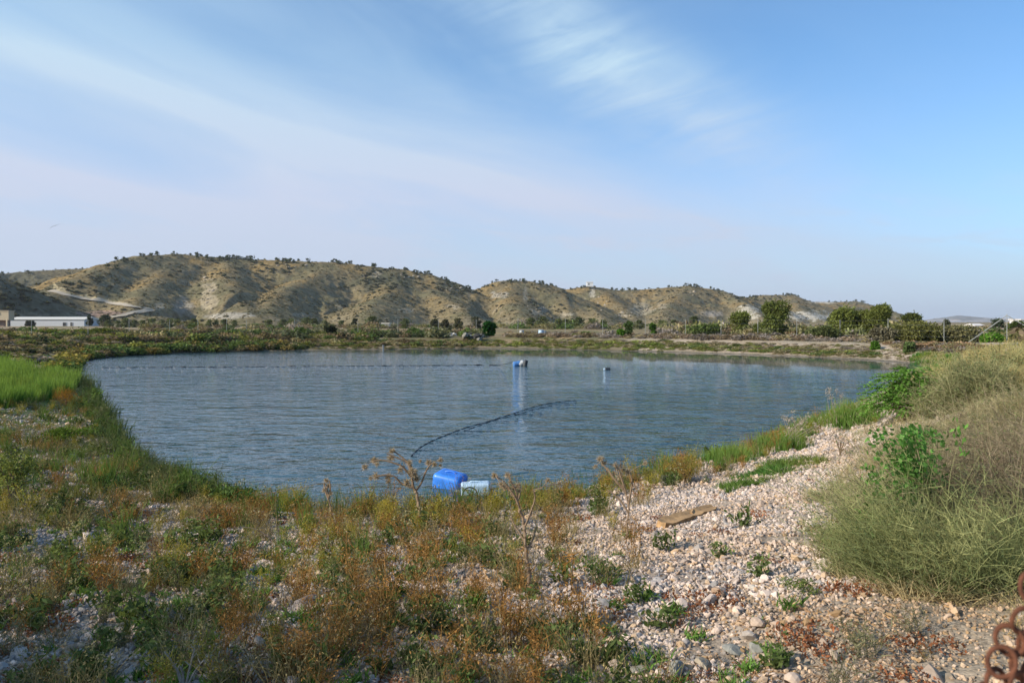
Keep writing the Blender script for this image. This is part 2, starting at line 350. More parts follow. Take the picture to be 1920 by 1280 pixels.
# ------------------------------------------------------------------ ground sheet
TANd = np.array([0.34, 0.27, 0.19]); GRAV = np.array([0.38, 0.30, 0.23]); FIELD = np.array([0.17, 0.135, 0.075]); OCH = np.array([0.27, 0.20, 0.10])
OLIVE = np.array([0.085, 0.095, 0.035]); MUD = np.array([0.10, 0.085, 0.06])
def build_ground():
    aM = np.radians(np.concatenate([np.arange(-180, -42, 3.0), np.linspace(-42, 42, 1000), np.arange(45, 180, 3.0)]))
    R = np.concatenate([np.geomspace(0.8, 160, 560), np.geomspace(163, 9000, 90)])
    A, Rr = np.meshgrid(aM, R); X = np.sin(A) * Rr; Y = np.cos(A) * Rr; sd = fast_sd(X, Y); Z = ground_z(X, Y, sd)
    n, m = X.shape
    px, py = to_px(X, Y, Z); px = np.where(Y > 0.5, px, 960); py = np.where(Y > 0.5, py, 2000)
    C = np.zeros((n, m, 3)); f1 = fbm(X * 0.35, Y * 0.35, 41, 4); f2 = fbm(X * 0.06, Y * 0.06, 45, 4); f3 = fbm(X * 1.7, Y * 1.7, 48, 3)
    def lay(col, w):
        nonlocal C; C = C * (1 - w[..., None]) + np.asarray(col) * w[..., None]
    C[:] = GRAV; lay(TANd, ss(f1 + 0.6 * f3, -0.1, 0.4) * 0.5)
    lay(TANd * 0.95, ss(X, 0.8, 2.0) * (1 - ss(Y, 3.9, 4.8)))
    far = ss(Y, 26, 40)
    lay(OCH, far * 0.9); lay(OLIVE * 1.5, far * ss(f1 + f2, -0.1, 0.35) * 0.8); lay(FIELD, far * ss(f2, -0.05, 0.4) * 0.7)
    lay([0.42, 0.34, 0.25], ss(px, 1120, 1220) * far * (1 - ss(sd, 5.0, 9)) * (0.55 + 0.4 * ss(f1, -0.2, 0.3)) * (Y < 95))
    lay([0.42, 0.34, 0.255], ss(px, 1620, 1680) * ss(Y, 32, 38) * (1 - ss(sd, 8, 12)) * 0.9 * (Y < 95))
    lay([0.24, 0.19, 0.13], (1 - ss(px, 1000, 1100)) * far * (1 - ss(sd, 1.0, 3.5)) * 0.7)
    lay([0.10, 0.15, 0.03], ss(-X, 8, 12) * (1 - ss(Y, 30, 40)) * ss(Y, 12, 18) * 0.8)
    lay([0.16, 0.12, 0.07], ss(-X, 3, 8) * (1 - ss(Y, 12, 18)) * 0.6)
    # pale farm tracks and terraces in the far field
    tr = np.exp(-((Y - 205 - 8 * np.sin(X * 0.02)) / 6.0)**2) * (X > -170) * (X < 60); lay([0.42, 0.34, 0.24], np.clip(tr, 0, 1) * 0.9)
    tr = np.exp(-((Y - 285 - 10 * np.sin(X * 0.015)) / 9.0)**2); lay([0.36, 0.28, 0.19], np.clip(tr, 0, 1) * 0.6)
    lay([0.30, 0.20, 0.13], ss(f2, 0.1, 0.4) * ss(Y, 110, 160) * 0.5)
    lay(MUD, (1 - ss(sd, 0.05, 0.45)) * 0.85); lay([0.05, 0.055, 0.04], (sd < 0) * 1.0)
    idx = np.arange(n * m).reshape(n, m); nx = np.roll(idx, -1, 1)
    F = np.stack([idx[:-1], nx[:-1], nx[1:], idx[1:]], -1).reshape(-1, 4)[:, ::-1]
    V = np.stack([X, Y, Z], -1).reshape(-1, 3); V = np.concatenate([V, [[0, 0, ground_z(np.array([0.]), np.array([0.]))[0]]]])
    c0 = len(V) - 1; F2 = np.stack([idx[0], nx[0], np.full(m, c0)], -1)[:, ::-1]
    C = np.concatenate([C.reshape(-1, 3), [TANd]])
    o = link('ground', mesh('ground', V, [F, F2], C, True), ground_mat()); tag(o, kind='structure')
build_ground()

# ------------------------------------------------------------------ water
def water_mat():
    m, t, out = new_mat('pond_water'); p = t.nodes.new('ShaderNodeBsdfPrincipled'); t.links.new(p.outputs[0], out.inputs[0])
    p.inputs['Base Color'].default_value = (0.034, 0.080, 0.102, 1); p.inputs['Roughness'].default_value = 0.02; p.inputs['IOR'].default_value = 1.333
    tcn = t.nodes.new('ShaderNodeTexCoord'); sx = t.nodes.new('ShaderNodeSeparateXYZ'); t.links.new(tcn.outputs['Object'], sx.inputs[0])
    def nz(scale, sy, rot, det, dist=0.0, rough=0.5):
        mp = t.nodes.new('ShaderNodeMapping'); mp.inputs['Rotation'].default_value = (0, 0, rot); mp.inputs['Scale'].default_value = (1, sy, 1)
        t.links.new(tcn.outputs['Object'], mp.inputs[0]); n = node(t, 'ShaderNodeTexNoise', inp={'Scale': scale, 'Detail': det, 'Roughness': rough, 'Distortion': dist})
        t.links.new(mp.outputs[0], n.inputs['Vector']); return n.outputs['Fac']
    h1 = nz(1.5, 1.7, math.radians(10), 2.0, 0.35); h2 = nz(4.2, 1.05, math.radians(-14), 3.0, 0.2, 0.6); h3 = nz(0.5, 1.6, math.radians(22), 2.0, 0.5)
    h = mth(t, 'ADD', mth(t, 'MULTIPLY', h1, 0.62), mth(t, 'ADD', mth(t, 'MULTIPLY', h2, 0.34), mth(t, 'MULTIPLY', h3, 1.1)))
    big = nz(0.05, 1.6, math.radians(15), 2.0, 0.8); paw = ramp(t, nz(0.75, 1.3, math.radians(20), 3.0, 0.6), [(0.36, 0.80), (0.62, 1.3)])
    # calm strip in the lee of the far bank, gusts elsewhere
    lee = mth(t, 'MULTIPLY_ADD', sx.outputs[1], 1.0, mth(t, 'MULTIPLY', sx.outputs[0], 0.90))
    calm = ramp(t, mth(t, 'DIVIDE', mth(t, 'ADD', lee, mth(t, 'MULTIPLY', big, 12.0)), 100.0), [(0.0, 0.5), (0.14, 0.85), (0.28, 1.0), (0.42, 0.62), (0.56, 0.34), (0.62, 0.10), (0.68, 0.012), (0.84, 0.004)])
    gx = mth(t, 'ADD', mth(t, 'DIVIDE', sx.outputs[0], 26.0), mth(t, 'MULTIPLY', big, 1.0))
    gust = ramp(t, gx, [(0.10, 0.42), (0.50, 0.60), (0.68, 1.2), (0.90, 2.0)])
    b = node(t, 'ShaderNodeBump', inp={'Strength': 1.0}); t.links.new(h, b.inputs['Height']); t.links.new(mth(t, 'MULTIPLY', mth(t, 'MULTIPLY', mth(t, 'MULTIPLY', calm, paw), gust), 0.24), b.inputs['Distance'])
    t.links.new(b.outputs[0], p.inputs['Normal']); return m
def build_water():
    c = pond.mean(0); g = Geo(); d = pond - c; ring = pond + unit(d) * 2.0
    V = np.concatenate([np.c_[ring, np.zeros(len(ring))], [[c[0], c[1], 0]]]); n = len(ring)
    F = np.array([[i, (i + 1) % n, n] for i in range(n)])
    if np.cross(ring[1] - ring[0], c - ring[0]) < 0: F = F[:, ::-1]
    o = link('water', mesh('water', V, F), water_mat()); tag(o, kind='structure')
build_water()

# ------------------------------------------------------------------ hills
def RP(pts):          # (px, py of the crest, depth) -> xyz
    return np.array([[(p[0] - 960) / FPX * p[2], p[2], CAMZ + p[2] * (HOR - p[1]) / FPX] for p in pts], float)
ridges = [
 (RP([(96, 556, 425), (150, 520, 470), (200, 496, 520), (260, 480, 560), (330, 477, 600), (400, 482, 620), (460, 486, 630), (560, 490, 640), (640, 493, 650), (700, 500, 660), (760, 506, 670), (800, 514, 670), (840, 527, 675), (880, 545, 680), (930, 566, 690)]), .40),
 (RP([(330, 479, 600), (290, 520, 520), (262, 555, 450), (235, 585, 400)]), .42),
 (RP([(430, 486, 620), (425, 520, 540), (440, 555, 470), (470, 592, 410)]), .42),
 (RP([(620, 495, 648), (575, 520, 590), (520, 548, 520), (500, 580, 440), (510, 600, 410)]), .40),
 (RP([(745, 510, 665), (730, 538, 600), (700, 562, 520), (690, 590, 450)]), .40),
 (RP([(800, 540, 640), (850, 568, 560), (880, 590, 500)]), .36),
 (RP([(885, 545, 700), (940, 527, 700), (990, 527, 705), (1030, 536, 715), (1060, 548, 740)]), .42),
 (RP([(960, 528, 700), (955, 555, 640), (975, 585, 560), (985, 600, 520)]), .40),
 (RP([(1030, 537, 715), (1075, 565, 660), (1120, 590, 600)]), .40),
 (RP([(1045, 545, 860), (1100, 537, 860), (1160, 544, 870), (1200, 543, 875), (1290, 536, 880), (1340, 543, 890), (1380, 556, 910), (1420, 562, 930)]), .38),
 (RP([(1120, 540, 860), (1150, 565, 780), (1180, 590, 690)]), .40),
 (RP([(1290, 538, 880), (1260, 562, 790), (1245, 585, 700), (1250, 600, 650)]), .38),
 (RP([(1350, 546, 890), (1390, 565, 820), (1420, 590, 740)]), .50),
 (RP([(1370, 562, 1080), (1430, 553, 1080), (1480, 553, 1090), (1510, 566, 1100), (1560, 566, 1110), (1605, 565, 1120), (1650, 584, 1150), (1700, 600, 1180)]), .34),
 (RP([(1480, 555, 1090), (1500, 580, 960), (1530, 598, 880)]), .34),
 (RP([(1600, 568, 1120), (1600, 590, 1000), (1620, 602, 940)]), .30),
 (RP([(-400, 480, 560), (-100, 502, 700), (0, 514, 760), (60, 508, 780), (100, 506, 790), (190, 502, 800), (300, 510, 820)]), .40),
 (RP([(-420, 440, 330), (-200, 480, 345), (-60, 505, 360), (0, 522, 372), (50, 545, 385), (100, 568, 400), (130, 590, 410)]), .55),
 (RP([(60, 582, 400), (150, 582, 395), (230, 588, 392), (290, 592, 395)]), .25),
]
def hill_z(X, Y):
    H = np.full(X.shape, -50.0); near = np.full(X.shape, 1e9)
    wx = X + 9 * fbm(X / 70, Y / 70, 61, 3); wy = Y + 12 * fbm(X / 70, Y / 70, 71, 3)
    acc = None; k = 3.5; terms = []
    for P, sl in ridges:
        best = np.full(X.shape, -60.0)
        for i in range(len(P) - 1):
            dw, t = seg_dist(wx, wy, P[i][:2], P[i + 1][:2]); d0, t0 = seg_dist(X, Y, P[i][:2], P[i + 1][:2])
            w = ss(d0, 5, 60); d = d0 * (1 - w) + dw * w; t = t0 * (1 - w) + t * w
            h = P[i][2] + (P[i + 1][2] - P[i][2]) * t; dd = np.sqrt(d * d + 64) - 8
            best = np.maximum(best, h - 1.22 * sl * dd + 0.00045 * np.minimum(dd, 220)**2 * 0.8); near = np.minimum(near, d0)
        terms.append(best)
    T = np.stack(terms); M = T.max(0); H = M + k * 0.35 * np.log(np.exp((T - M) / (k * 0.35)).sum(0))
    e = ss(near, 4, 35) * ss(H, 1, 12)
    rid = (0.5 - np.abs(fbm(X / 55, Y / 55, 81, 3))) * 4.6 + (0.5 - np.abs(fbm(X / 22, Y / 22, 91, 3))) * 2.9 + (0.5 - np.abs(fbm(X / 10, Y / 10, 97, 2))) * 1.1
    for bx_, by_, rx_, ry_, dp in ((-188, 436, 12, 22, 9.0), (-172, 462, 5, 30, 5.0), (-130, 560, 30, 40, 4.5), (-20, 560, 9, 60, 4.0), (60, 640, 9, 50, 4.0)):
        H = H - dp * np.exp(-((X - bx_) / rx_)**4 - ((Y - by_) / ry_)**2)
    H = H + (rid - 2.3) * e + 0.5 * fbm(X / 9, Y / 9, 95, 3) * ss(H, 1, 6)
    return H
def build_hills():
    pxs = np.arange(-420, 2050, 1.9); Ds = np.concatenate([np.linspace(330, 760, 250), np.linspace(764, 1250, 130)])
    PX, DD = np.meshgrid(pxs, Ds); X = (PX - 960) / FPX * DD; Y = DD; Z = hill_z(X, Y)
    _, PY = to_px(X, Y, Z)
    gx = np.gradient(Z, axis=1) / np.maximum(np.gradient(X, axis=1), 1e-3); gy = np.gradient(Z, axis=0) / np.gradient(Y, axis=0); steep = np.hypot(gx, gy)
    n, m = X.shape; C = np.zeros((n, m, 3))
    f = fbm(X / 40, Y / 40, 101, 4); f2 = fbm(X / 11, Y / 11, 105, 3); f3 = fbm(X / 90, Y / 90, 109, 3)
    def lay(col, w):
        nonlocal C; w = np.clip(w, 0, 1); C = C * (1 - w[..., None]) + np.asarray(col) * w[..., None]
    C[:] = (0.215, 0.168, 0.086); lay((0.275, 0.185, 0.070), ss(f + 0.5 * f2, -0.1, 0.7) * ss(Z, 8, 25) * 0.85); lay((0.150, 0.135, 0.070), ss(-f - 0.3 * f2, 0.0, 0.45) * 0.8)
    lay((0.32, 0.265, 0.18), ss(steep, 0.55, 0.9) * ss(f2, 0.0, 0.5) * 0.6); lay((0.27, 0.23, 0.15), (1 - ss(Z, 3, 9)) * ss(f2 + f, -0.1, 0.5) * 0.5)
    lay((0.10, 0.10, 0.06), np.exp(-((PX - 712) / 60)**2 - ((PY - 528) / 22)**2) * 0.7 * (Y < 720))  # hollow below the crest: dense dark scrub plus its shade put into the colour
    def blob(cx, cy, rx, ry, D0, D1, col, a=0.95, sh=0.4):
        q = ((PX - cx) / rx)**2 + ((PY - cy) / ry)**2 + 2.2 * sh * f2 + sh * f3; lay(col, (1 - ss(q, 0.6, 1.15)) * a * (Y > D0) * (Y < D1))
    lay((0.085, 0.085, 0.055), (1 - ss(PX, 90, 190)) * (Y < 470) * 0.75); lay((0.11, 0.105, 0.065), (1 - ss(PX, 120, 300)) * (Y > 690) * 0.7)  # near left slope has its shadow painted in; back ridge only toned darker
    pale = (0.45, 0.40, 0.30); grey = (0.30, 0.28, 0.24)
    blob(392, 560, 17, 34, 380, 600, (0.38, 0.31, 0.20), 0.8); blob(345, 572, 20, 17, 380, 560, grey, 0.6); blob(430, 592, 50, 6, 380, 500, (0.36, 0.33, 0.27), 0.8)
    blob(1405, 585, 22, 14, 600, 980, pale, 1.0); blob(1520, 592, 48, 10, 700, 1120, (0.52, 0.47, 0.37)); blob(1335, 588, 24, 5, 600, 980, (0.42, 0.35, 0.26), 0.9)
    blob(1545, 566, 28, 3, 900, 1130, (0.5, 0.44, 0.33)); blob(1200, 580, 22, 12, 500, 900, (0.36, 0.31, 0.22), 0.6); blob(935, 553, 18, 6, 500, 720, (0.38, 0.34, 0.27), 0.7)
    blob(985, 553, 4, 16, 500, 760, (0.38, 0.32, 0.22), 0.7); blob(1010, 583, 20, 7, 450, 720, (0.38, 0.32, 0.23), 0.6); blob(1110, 549, 6, 9, 700, 900, pale, 0.8)
    blob(190, 588, 40, 6, 330, 450, (0.30, 0.20, 0.15), 0.8); blob(60, 590, 30, 5, 330, 450, (0.24, 0.19, 0.12), 0.7)
    for (cx, cy, rx, ry, a_) in ((300, 575, 10, 5, .6), (560, 590, 20, 3, .5), (640, 575, 12, 4, .5), (760, 582, 16, 4, .6), (850, 575, 10, 5, .5), (1060, 590, 12, 4, .6), (1170, 592, 14, 5, .7), (1240, 575, 8, 8, .5), (705, 515, 10, 4, .6)):
        blob(cx, cy, rx, ry, 380, 950, (0.44, 0.37, 0.26), a_, 0.8)
    # earth cutting above the hill road
    for a, b, h0, h1 in (((100, 549), (150, 560), 20, 9), ((150, 560), (205, 570), 9, 12), ((205, 570), (285, 581), 10, 3)):
        t = np.clip((PX - a[0]) / (b[0] - a[0]), 0, 1); yl = a[1] + (b[1] - a[1]) * t; hh = (h0 + (h1 - h0) * t) * (0.75 + 0.6 * fbm(PX / 22, PX * 0, 120, 2))
        lay((0.46, 0.37, 0.21), ((PX >= a[0]) & (PX <= b[0]) & (PY < yl) & (PY > yl - hh) & (Y < 560)) * 0.95)
    Z = np.where(Z < 0.2, -3.0, Z)
    idx = np.arange(n * m).reshape(n, m); F = np.stack([idx[:-1, :-1], idx[:-1, 1:], idx[1:, 1:], idx[1:, :-1]], -1).reshape(-1, 4)
    keep = (Z.reshape(-1)[F] > -2.9).any(1)
    mt = mat_basic('hill_earth', use_attr=True, rough=0.95, spec=0.05, var=0.5, nscale=0.30, bump=0.9, bscale=0.25)
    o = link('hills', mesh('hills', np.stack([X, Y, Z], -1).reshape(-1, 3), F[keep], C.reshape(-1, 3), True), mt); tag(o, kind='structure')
    # distant mountains
    pxs = np.arange(1500, 2300, 2.0); Ds = np.linspace(3600, 4600, 60); PX, DD = np.meshgrid(pxs, Ds)
    prof = np.interp(pxs, [1500, 1680, 1735, 1765, 1795, 1830, 1870, 1920, 2100, 2300], [606, 603, 600, 596, 591, 594, 597, 599, 592, 598])
    top = CAMZ + 4200 * (HOR - prof)[None] / FPX; t = 1 - np.abs((DD - 4200) / 640); X = (PX - 960) / FPX * DD
    Z = top * np.clip(t, 0, 1)**0.8 + 6 * fbm(X / 160, DD / 160, 131, 4) * ss(t, 0, 0.5) * (1 - 0.7 * ss(t, 0.85, 1)) - 6 * (t <= 0.02)
    f = fbm(X / 140, DD / 140, 141, 4); C = np.where(f[..., None] > 0.08, (0.42, 0.36, 0.30), (0.19, 0.18, 0.15)) * np.ones(3)
    n, m = X.shape; idx = np.arange(n * m).reshape(n, m); F = np.stack([idx[:-1, :-1], idx[:-1, 1:], idx[1:, 1:], idx[1:, :-1]], -1).reshape(-1, 4)
    o = link('far_hills', mesh('far_hills', np.stack([X, DD, Z], -1).reshape(-1, 3), F, C.reshape(-1, 3), True), mat_basic('far_earth', use_attr=True, nscale=0.02, var=0.3)); tag(o, kind='structure')
build_hills()
def at_hill(px, py, lo=335, hi=1240):
    d = ray(px, py); D = np.linspace(lo, hi, 1500); X = d[0] * D; z = hill_z(X, D); g = CAMZ + d[2] * D - z; k = np.argmax(g < 0)
    return np.array([X[k], D[k], z[k]]) if g[k] < 0 else None
def build_hill_road():
    pts = [(92, 546), (120, 553), (150, 560), (175, 564), (205, 569), (245, 575), (284, 581), (262, 586), (235, 591), (208, 596)]
    P = []
    for p in pts:
        q = at_hill(*p)
        if q is not None: P.append(q)
    P = catmull(np.array(P), 8, False); T = unit(np.gradient(P[:, :2], axis=0)); Nn = np.c_[-T[:, 1], T[:, 0]]; V = []; m = 5
    for j in range(m):
        q = P[:, :2] + Nn * (j / (m - 1) - 0.5) * 3.6; z = hill_z(q[:, 0], q[:, 1]); V.append(np.c_[q, np.maximum(z, P[:, 2] - 0.5) + 0.55])
    V = np.stack(V, 1); n = len(P); idx = np.arange(n * m).reshape(n, m); F = np.stack([idx[:-1, :-1], idx[1:, :-1], idx[1:, 1:], idx[:-1, 1:]], -1).reshape(-1, 4)
    o = link('road', mesh('road', V.reshape(-1, 3), F, smooth=True), mat_basic('pale_dust', (0.40, 0.34, 0.25), rough=0.95)); tag(o, kind='structure')
build_hill_road()

# ------------------------------------------------------------------ gravel
def ico(sub):
    import bmesh
    b = bmesh.new(); bmesh.ops.create_icosphere(b, subdivisions=sub, radius=1.0); b.verts.ensure_lookup_table()
    V = np.array([v.co[:] for v in b.verts]); F = np.array([[v.index for v in f.verts] for f in b.faces]); b.free(); return V, F
def stone_shape(sub, r):
    V, F = ico(sub); V = V.copy()
    for k in range(6 if sub > 1 else 3):
        nrm = unit(r.normal(size=3)); h = r.uniform(0.32, 0.66); d = V @ nrm; V = V - np.maximum(d - h, 0)[:, None] * nrm
    V *= r.uniform(0.9, 1.1, (len(V), 1)) if sub == 1 else r.uniform(0.97, 1.03, (len(V), 1))
    V *= np.array([1.0, r.uniform(0.65, 1.0), r.uniform(0.6, 0.95)]); return V, F
def weed_zone(px, py):
    """0 clean gravel .. 1 thick weeds, from where the plants grow on this bank"""
    bx = np.interp(py, [790, 870, 930, 1000, 1100, 1200, 1280], [1540, 1310, 1150, 1010, 800, 700, 650])
    return 1 - ss(px, bx - 190, bx + 170)
def build_gravel():
    r = rng(5); out = []
    for (y0, y1, cell, sub) in ((2.2, 5.2, 0.0285, 2), (5.2, 9.0, 0.030, 1), (9.0, 13.0, 0.038, 1), (13.0, 22.0, 0.050, 1), (2.3, 5.2, 0.019, 1)):
        xs = np.arange(-0.75 * y1 - 0.3, 0.75 * y1 + 0.3, cell); ys = np.arange(y0, y1, cell); X, Y = np.meshgrid(xs, ys)
        X = (X + r.uniform(-.5, .5, X.shape) * cell).ravel(); Y = (Y + r.uniform(-.5, .5, Y.shape) * cell).ravel()
        px = 960 + FPX * X / Y; k = (px > -40) & (px < 1960); X, Y = X[k], Y[k]; sd = fast_sd(X, Y); k = sd > 0.1; X, Y, sd = X[k], Y[k], sd[k]
        Z = ground_z(X, Y, sd); px, py = to_px(X, Y, Z)
        f = fbm(X * 0.9, Y * 0.9, 151, 3); wz = weed_zone(px, py)
        cov = 0.97 - 0.40 * wz * ss(f, -0.1, 0.5) - 0.6 * ss(-f, 0.32, 0.5) * (1 - wz)
        dirt = ss(px, 1330, 1560) * ss(py, 1090, 1180) * (cell > .02); cov = cov * (1 - 0.35 * dirt)
        cov = cov * (1 - 0.85 * ss(px, 1620, 1720)) * (1 - 0.6 * ss(-X, 4.5, 7.5)) * (1 - 0.5 * ss(Y, 17, 22))
        if cell < .02: cov = 0.42 * ss(px, 1250, 1450) * ss(py, 1060, 1150)
        k = (r.uniform(size=len(X)) < cov) & (py < 1330); X, Y, Z, px, py, wz, dirt = [a[k] for a in (X, Y, Z, px, py, wz, dirt)]
        n = len(X); s = cell * 0.51 * np.exp(r.normal(-0.04, 0.40, n)); big = (r.uniform(size=n) < 0.035) & (py > 1000); s[big] *= 1.7; s = s * (1 - 0.50 * dirt * (~big))
        c = np.array([0.64, 0.515, 0.425]) * r.uniform(0.62, 1.12, (n, 1)); q = r.uniform(size=n)
        tan = q < 0.17; c[tan] = np.array([0.50, 0.36, 0.23]) * r.uniform(0.75, 1.2, (tan.sum(), 1))
        gr = (q > 0.17) & (q < 0.17 + 0.15 + 0.25 * ss(wz, 0.3, 1) ); c[gr] = np.array([0.34, 0.31, 0.285]) * r.uniform(0.7, 1.2, (gr.sum(), 1))
        rd = q > 0.985; c[rd] = (0.36, 0.25, 0.17); c = c * (1 - dirt[:, None] * np.array([.22, .27, .36]))
        dust = ss(fbm(X * 0.55, Y * 0.55, 171, 3), -0.1, 0.4)[:, None]; c = c * (1 - dust * np.array([.07, .12, .19]))
        if cell < .02: c = c * np.array([.80, .72, .58])
        shapes = [stone_shape(sub, r) for _ in range(10)]; kind = r.integers(0, 10, n)
        for j, (V, F) in enumerate(shapes):
            m_ = kind == j; nn = m_.sum()
            if nn == 0: continue
            pos = np.stack([X[m_], Y[m_], Z[m_] + s[m_] * 0.16], 1)
            tilt = r.normal(0, 0.25, (nn, 2)); V3 = V[None] * s[m_][:, None, None]; a = r.uniform(0, 6.28, nn)[:, None]
            x = V3[..., 0] * np.cos(a) - V3[..., 1] * np.sin(a); y = V3[..., 0] * np.sin(a) + V3[..., 1] * np.cos(a); z = V3[..., 2] + x * tilt[:, :1] + y * tilt[:, 1:]
            VV = np.stack([x, y, z], -1) + pos[:, None]; FF = (F[None] + (np.arange(nn) * len(V))[:, None, None]).reshape(-1, 3)
            out.append((VV.reshape(-1, 3), FF, np.repeat(c[m_], len(V), 0)))
    g = Geo()
    for a in out: g.add(*a)
    o = gobj('gravel', g, STONE); tag(o, 'loose pale pinkish grey gravel covering the near bank of the pond', 'gravel', kind='stuff')
    # larger loose rocks one can pick out on the bare soil, lower right
    rocks = [(1410, 1105, .06, 'pale flat-topped rock'), (1372, 1226, .085, 'flat greenish grey rock'), (1425, 1222, .075, 'brownish grey slab'), (1405, 1195, .06, 'angular tan rock'),
             (1320, 1255, .075, 'tan angular boulder'), (1272, 1268, .085, 'grey-brown boulder'), (1195, 1262, .06, 'grey rock'), (1238, 1150, .06, 'white rock'), (1345, 1062, .055, 'rounded white rock')]
    for i, (px, py, sz, nm) in enumerate(rocks):
        V, F = stone_shape(3, r); p = at(px, py); col = np.array([0.46, 0.42, 0.36] if 'pale' in nm or 'white' in nm else [0.34, 0.28, 0.20] if 'tan' in nm else [0.27, 0.26, 0.22])
        d = unit(V); V = V * (1 + 0.05 * fbm(d[:, 0:1] * 2 + i, d[:, 1:2] * 2, 9, 3))
        o = link('rock', mesh('rock', V * sz * [.75, .6, .55], F, np.tile(col, (len(V), 1))), STONE, loc=p + [0, 0, sz * 0.22], rotz=r.uniform(0, 6))
        where = ['beside green weeds right of the clean gravel', 'low at the bottom, left of the brownish slab', 'on the bare soil right of the flat greenish rock', 'casting a dark shadow, just above the brownish slab',
                 'at the bottom edge below the small green weeds', 'largest at the bottom edge, left of the tan boulder', 'at the bottom edge near the broad green leaf', 'lying on the gravel in the lower middle', 'lying on gravel above the pale flat-topped rock'][i]
        tag(o, nm + ' ' + where, 'rock', 'loose rocks on the near bank')
build_gravel()

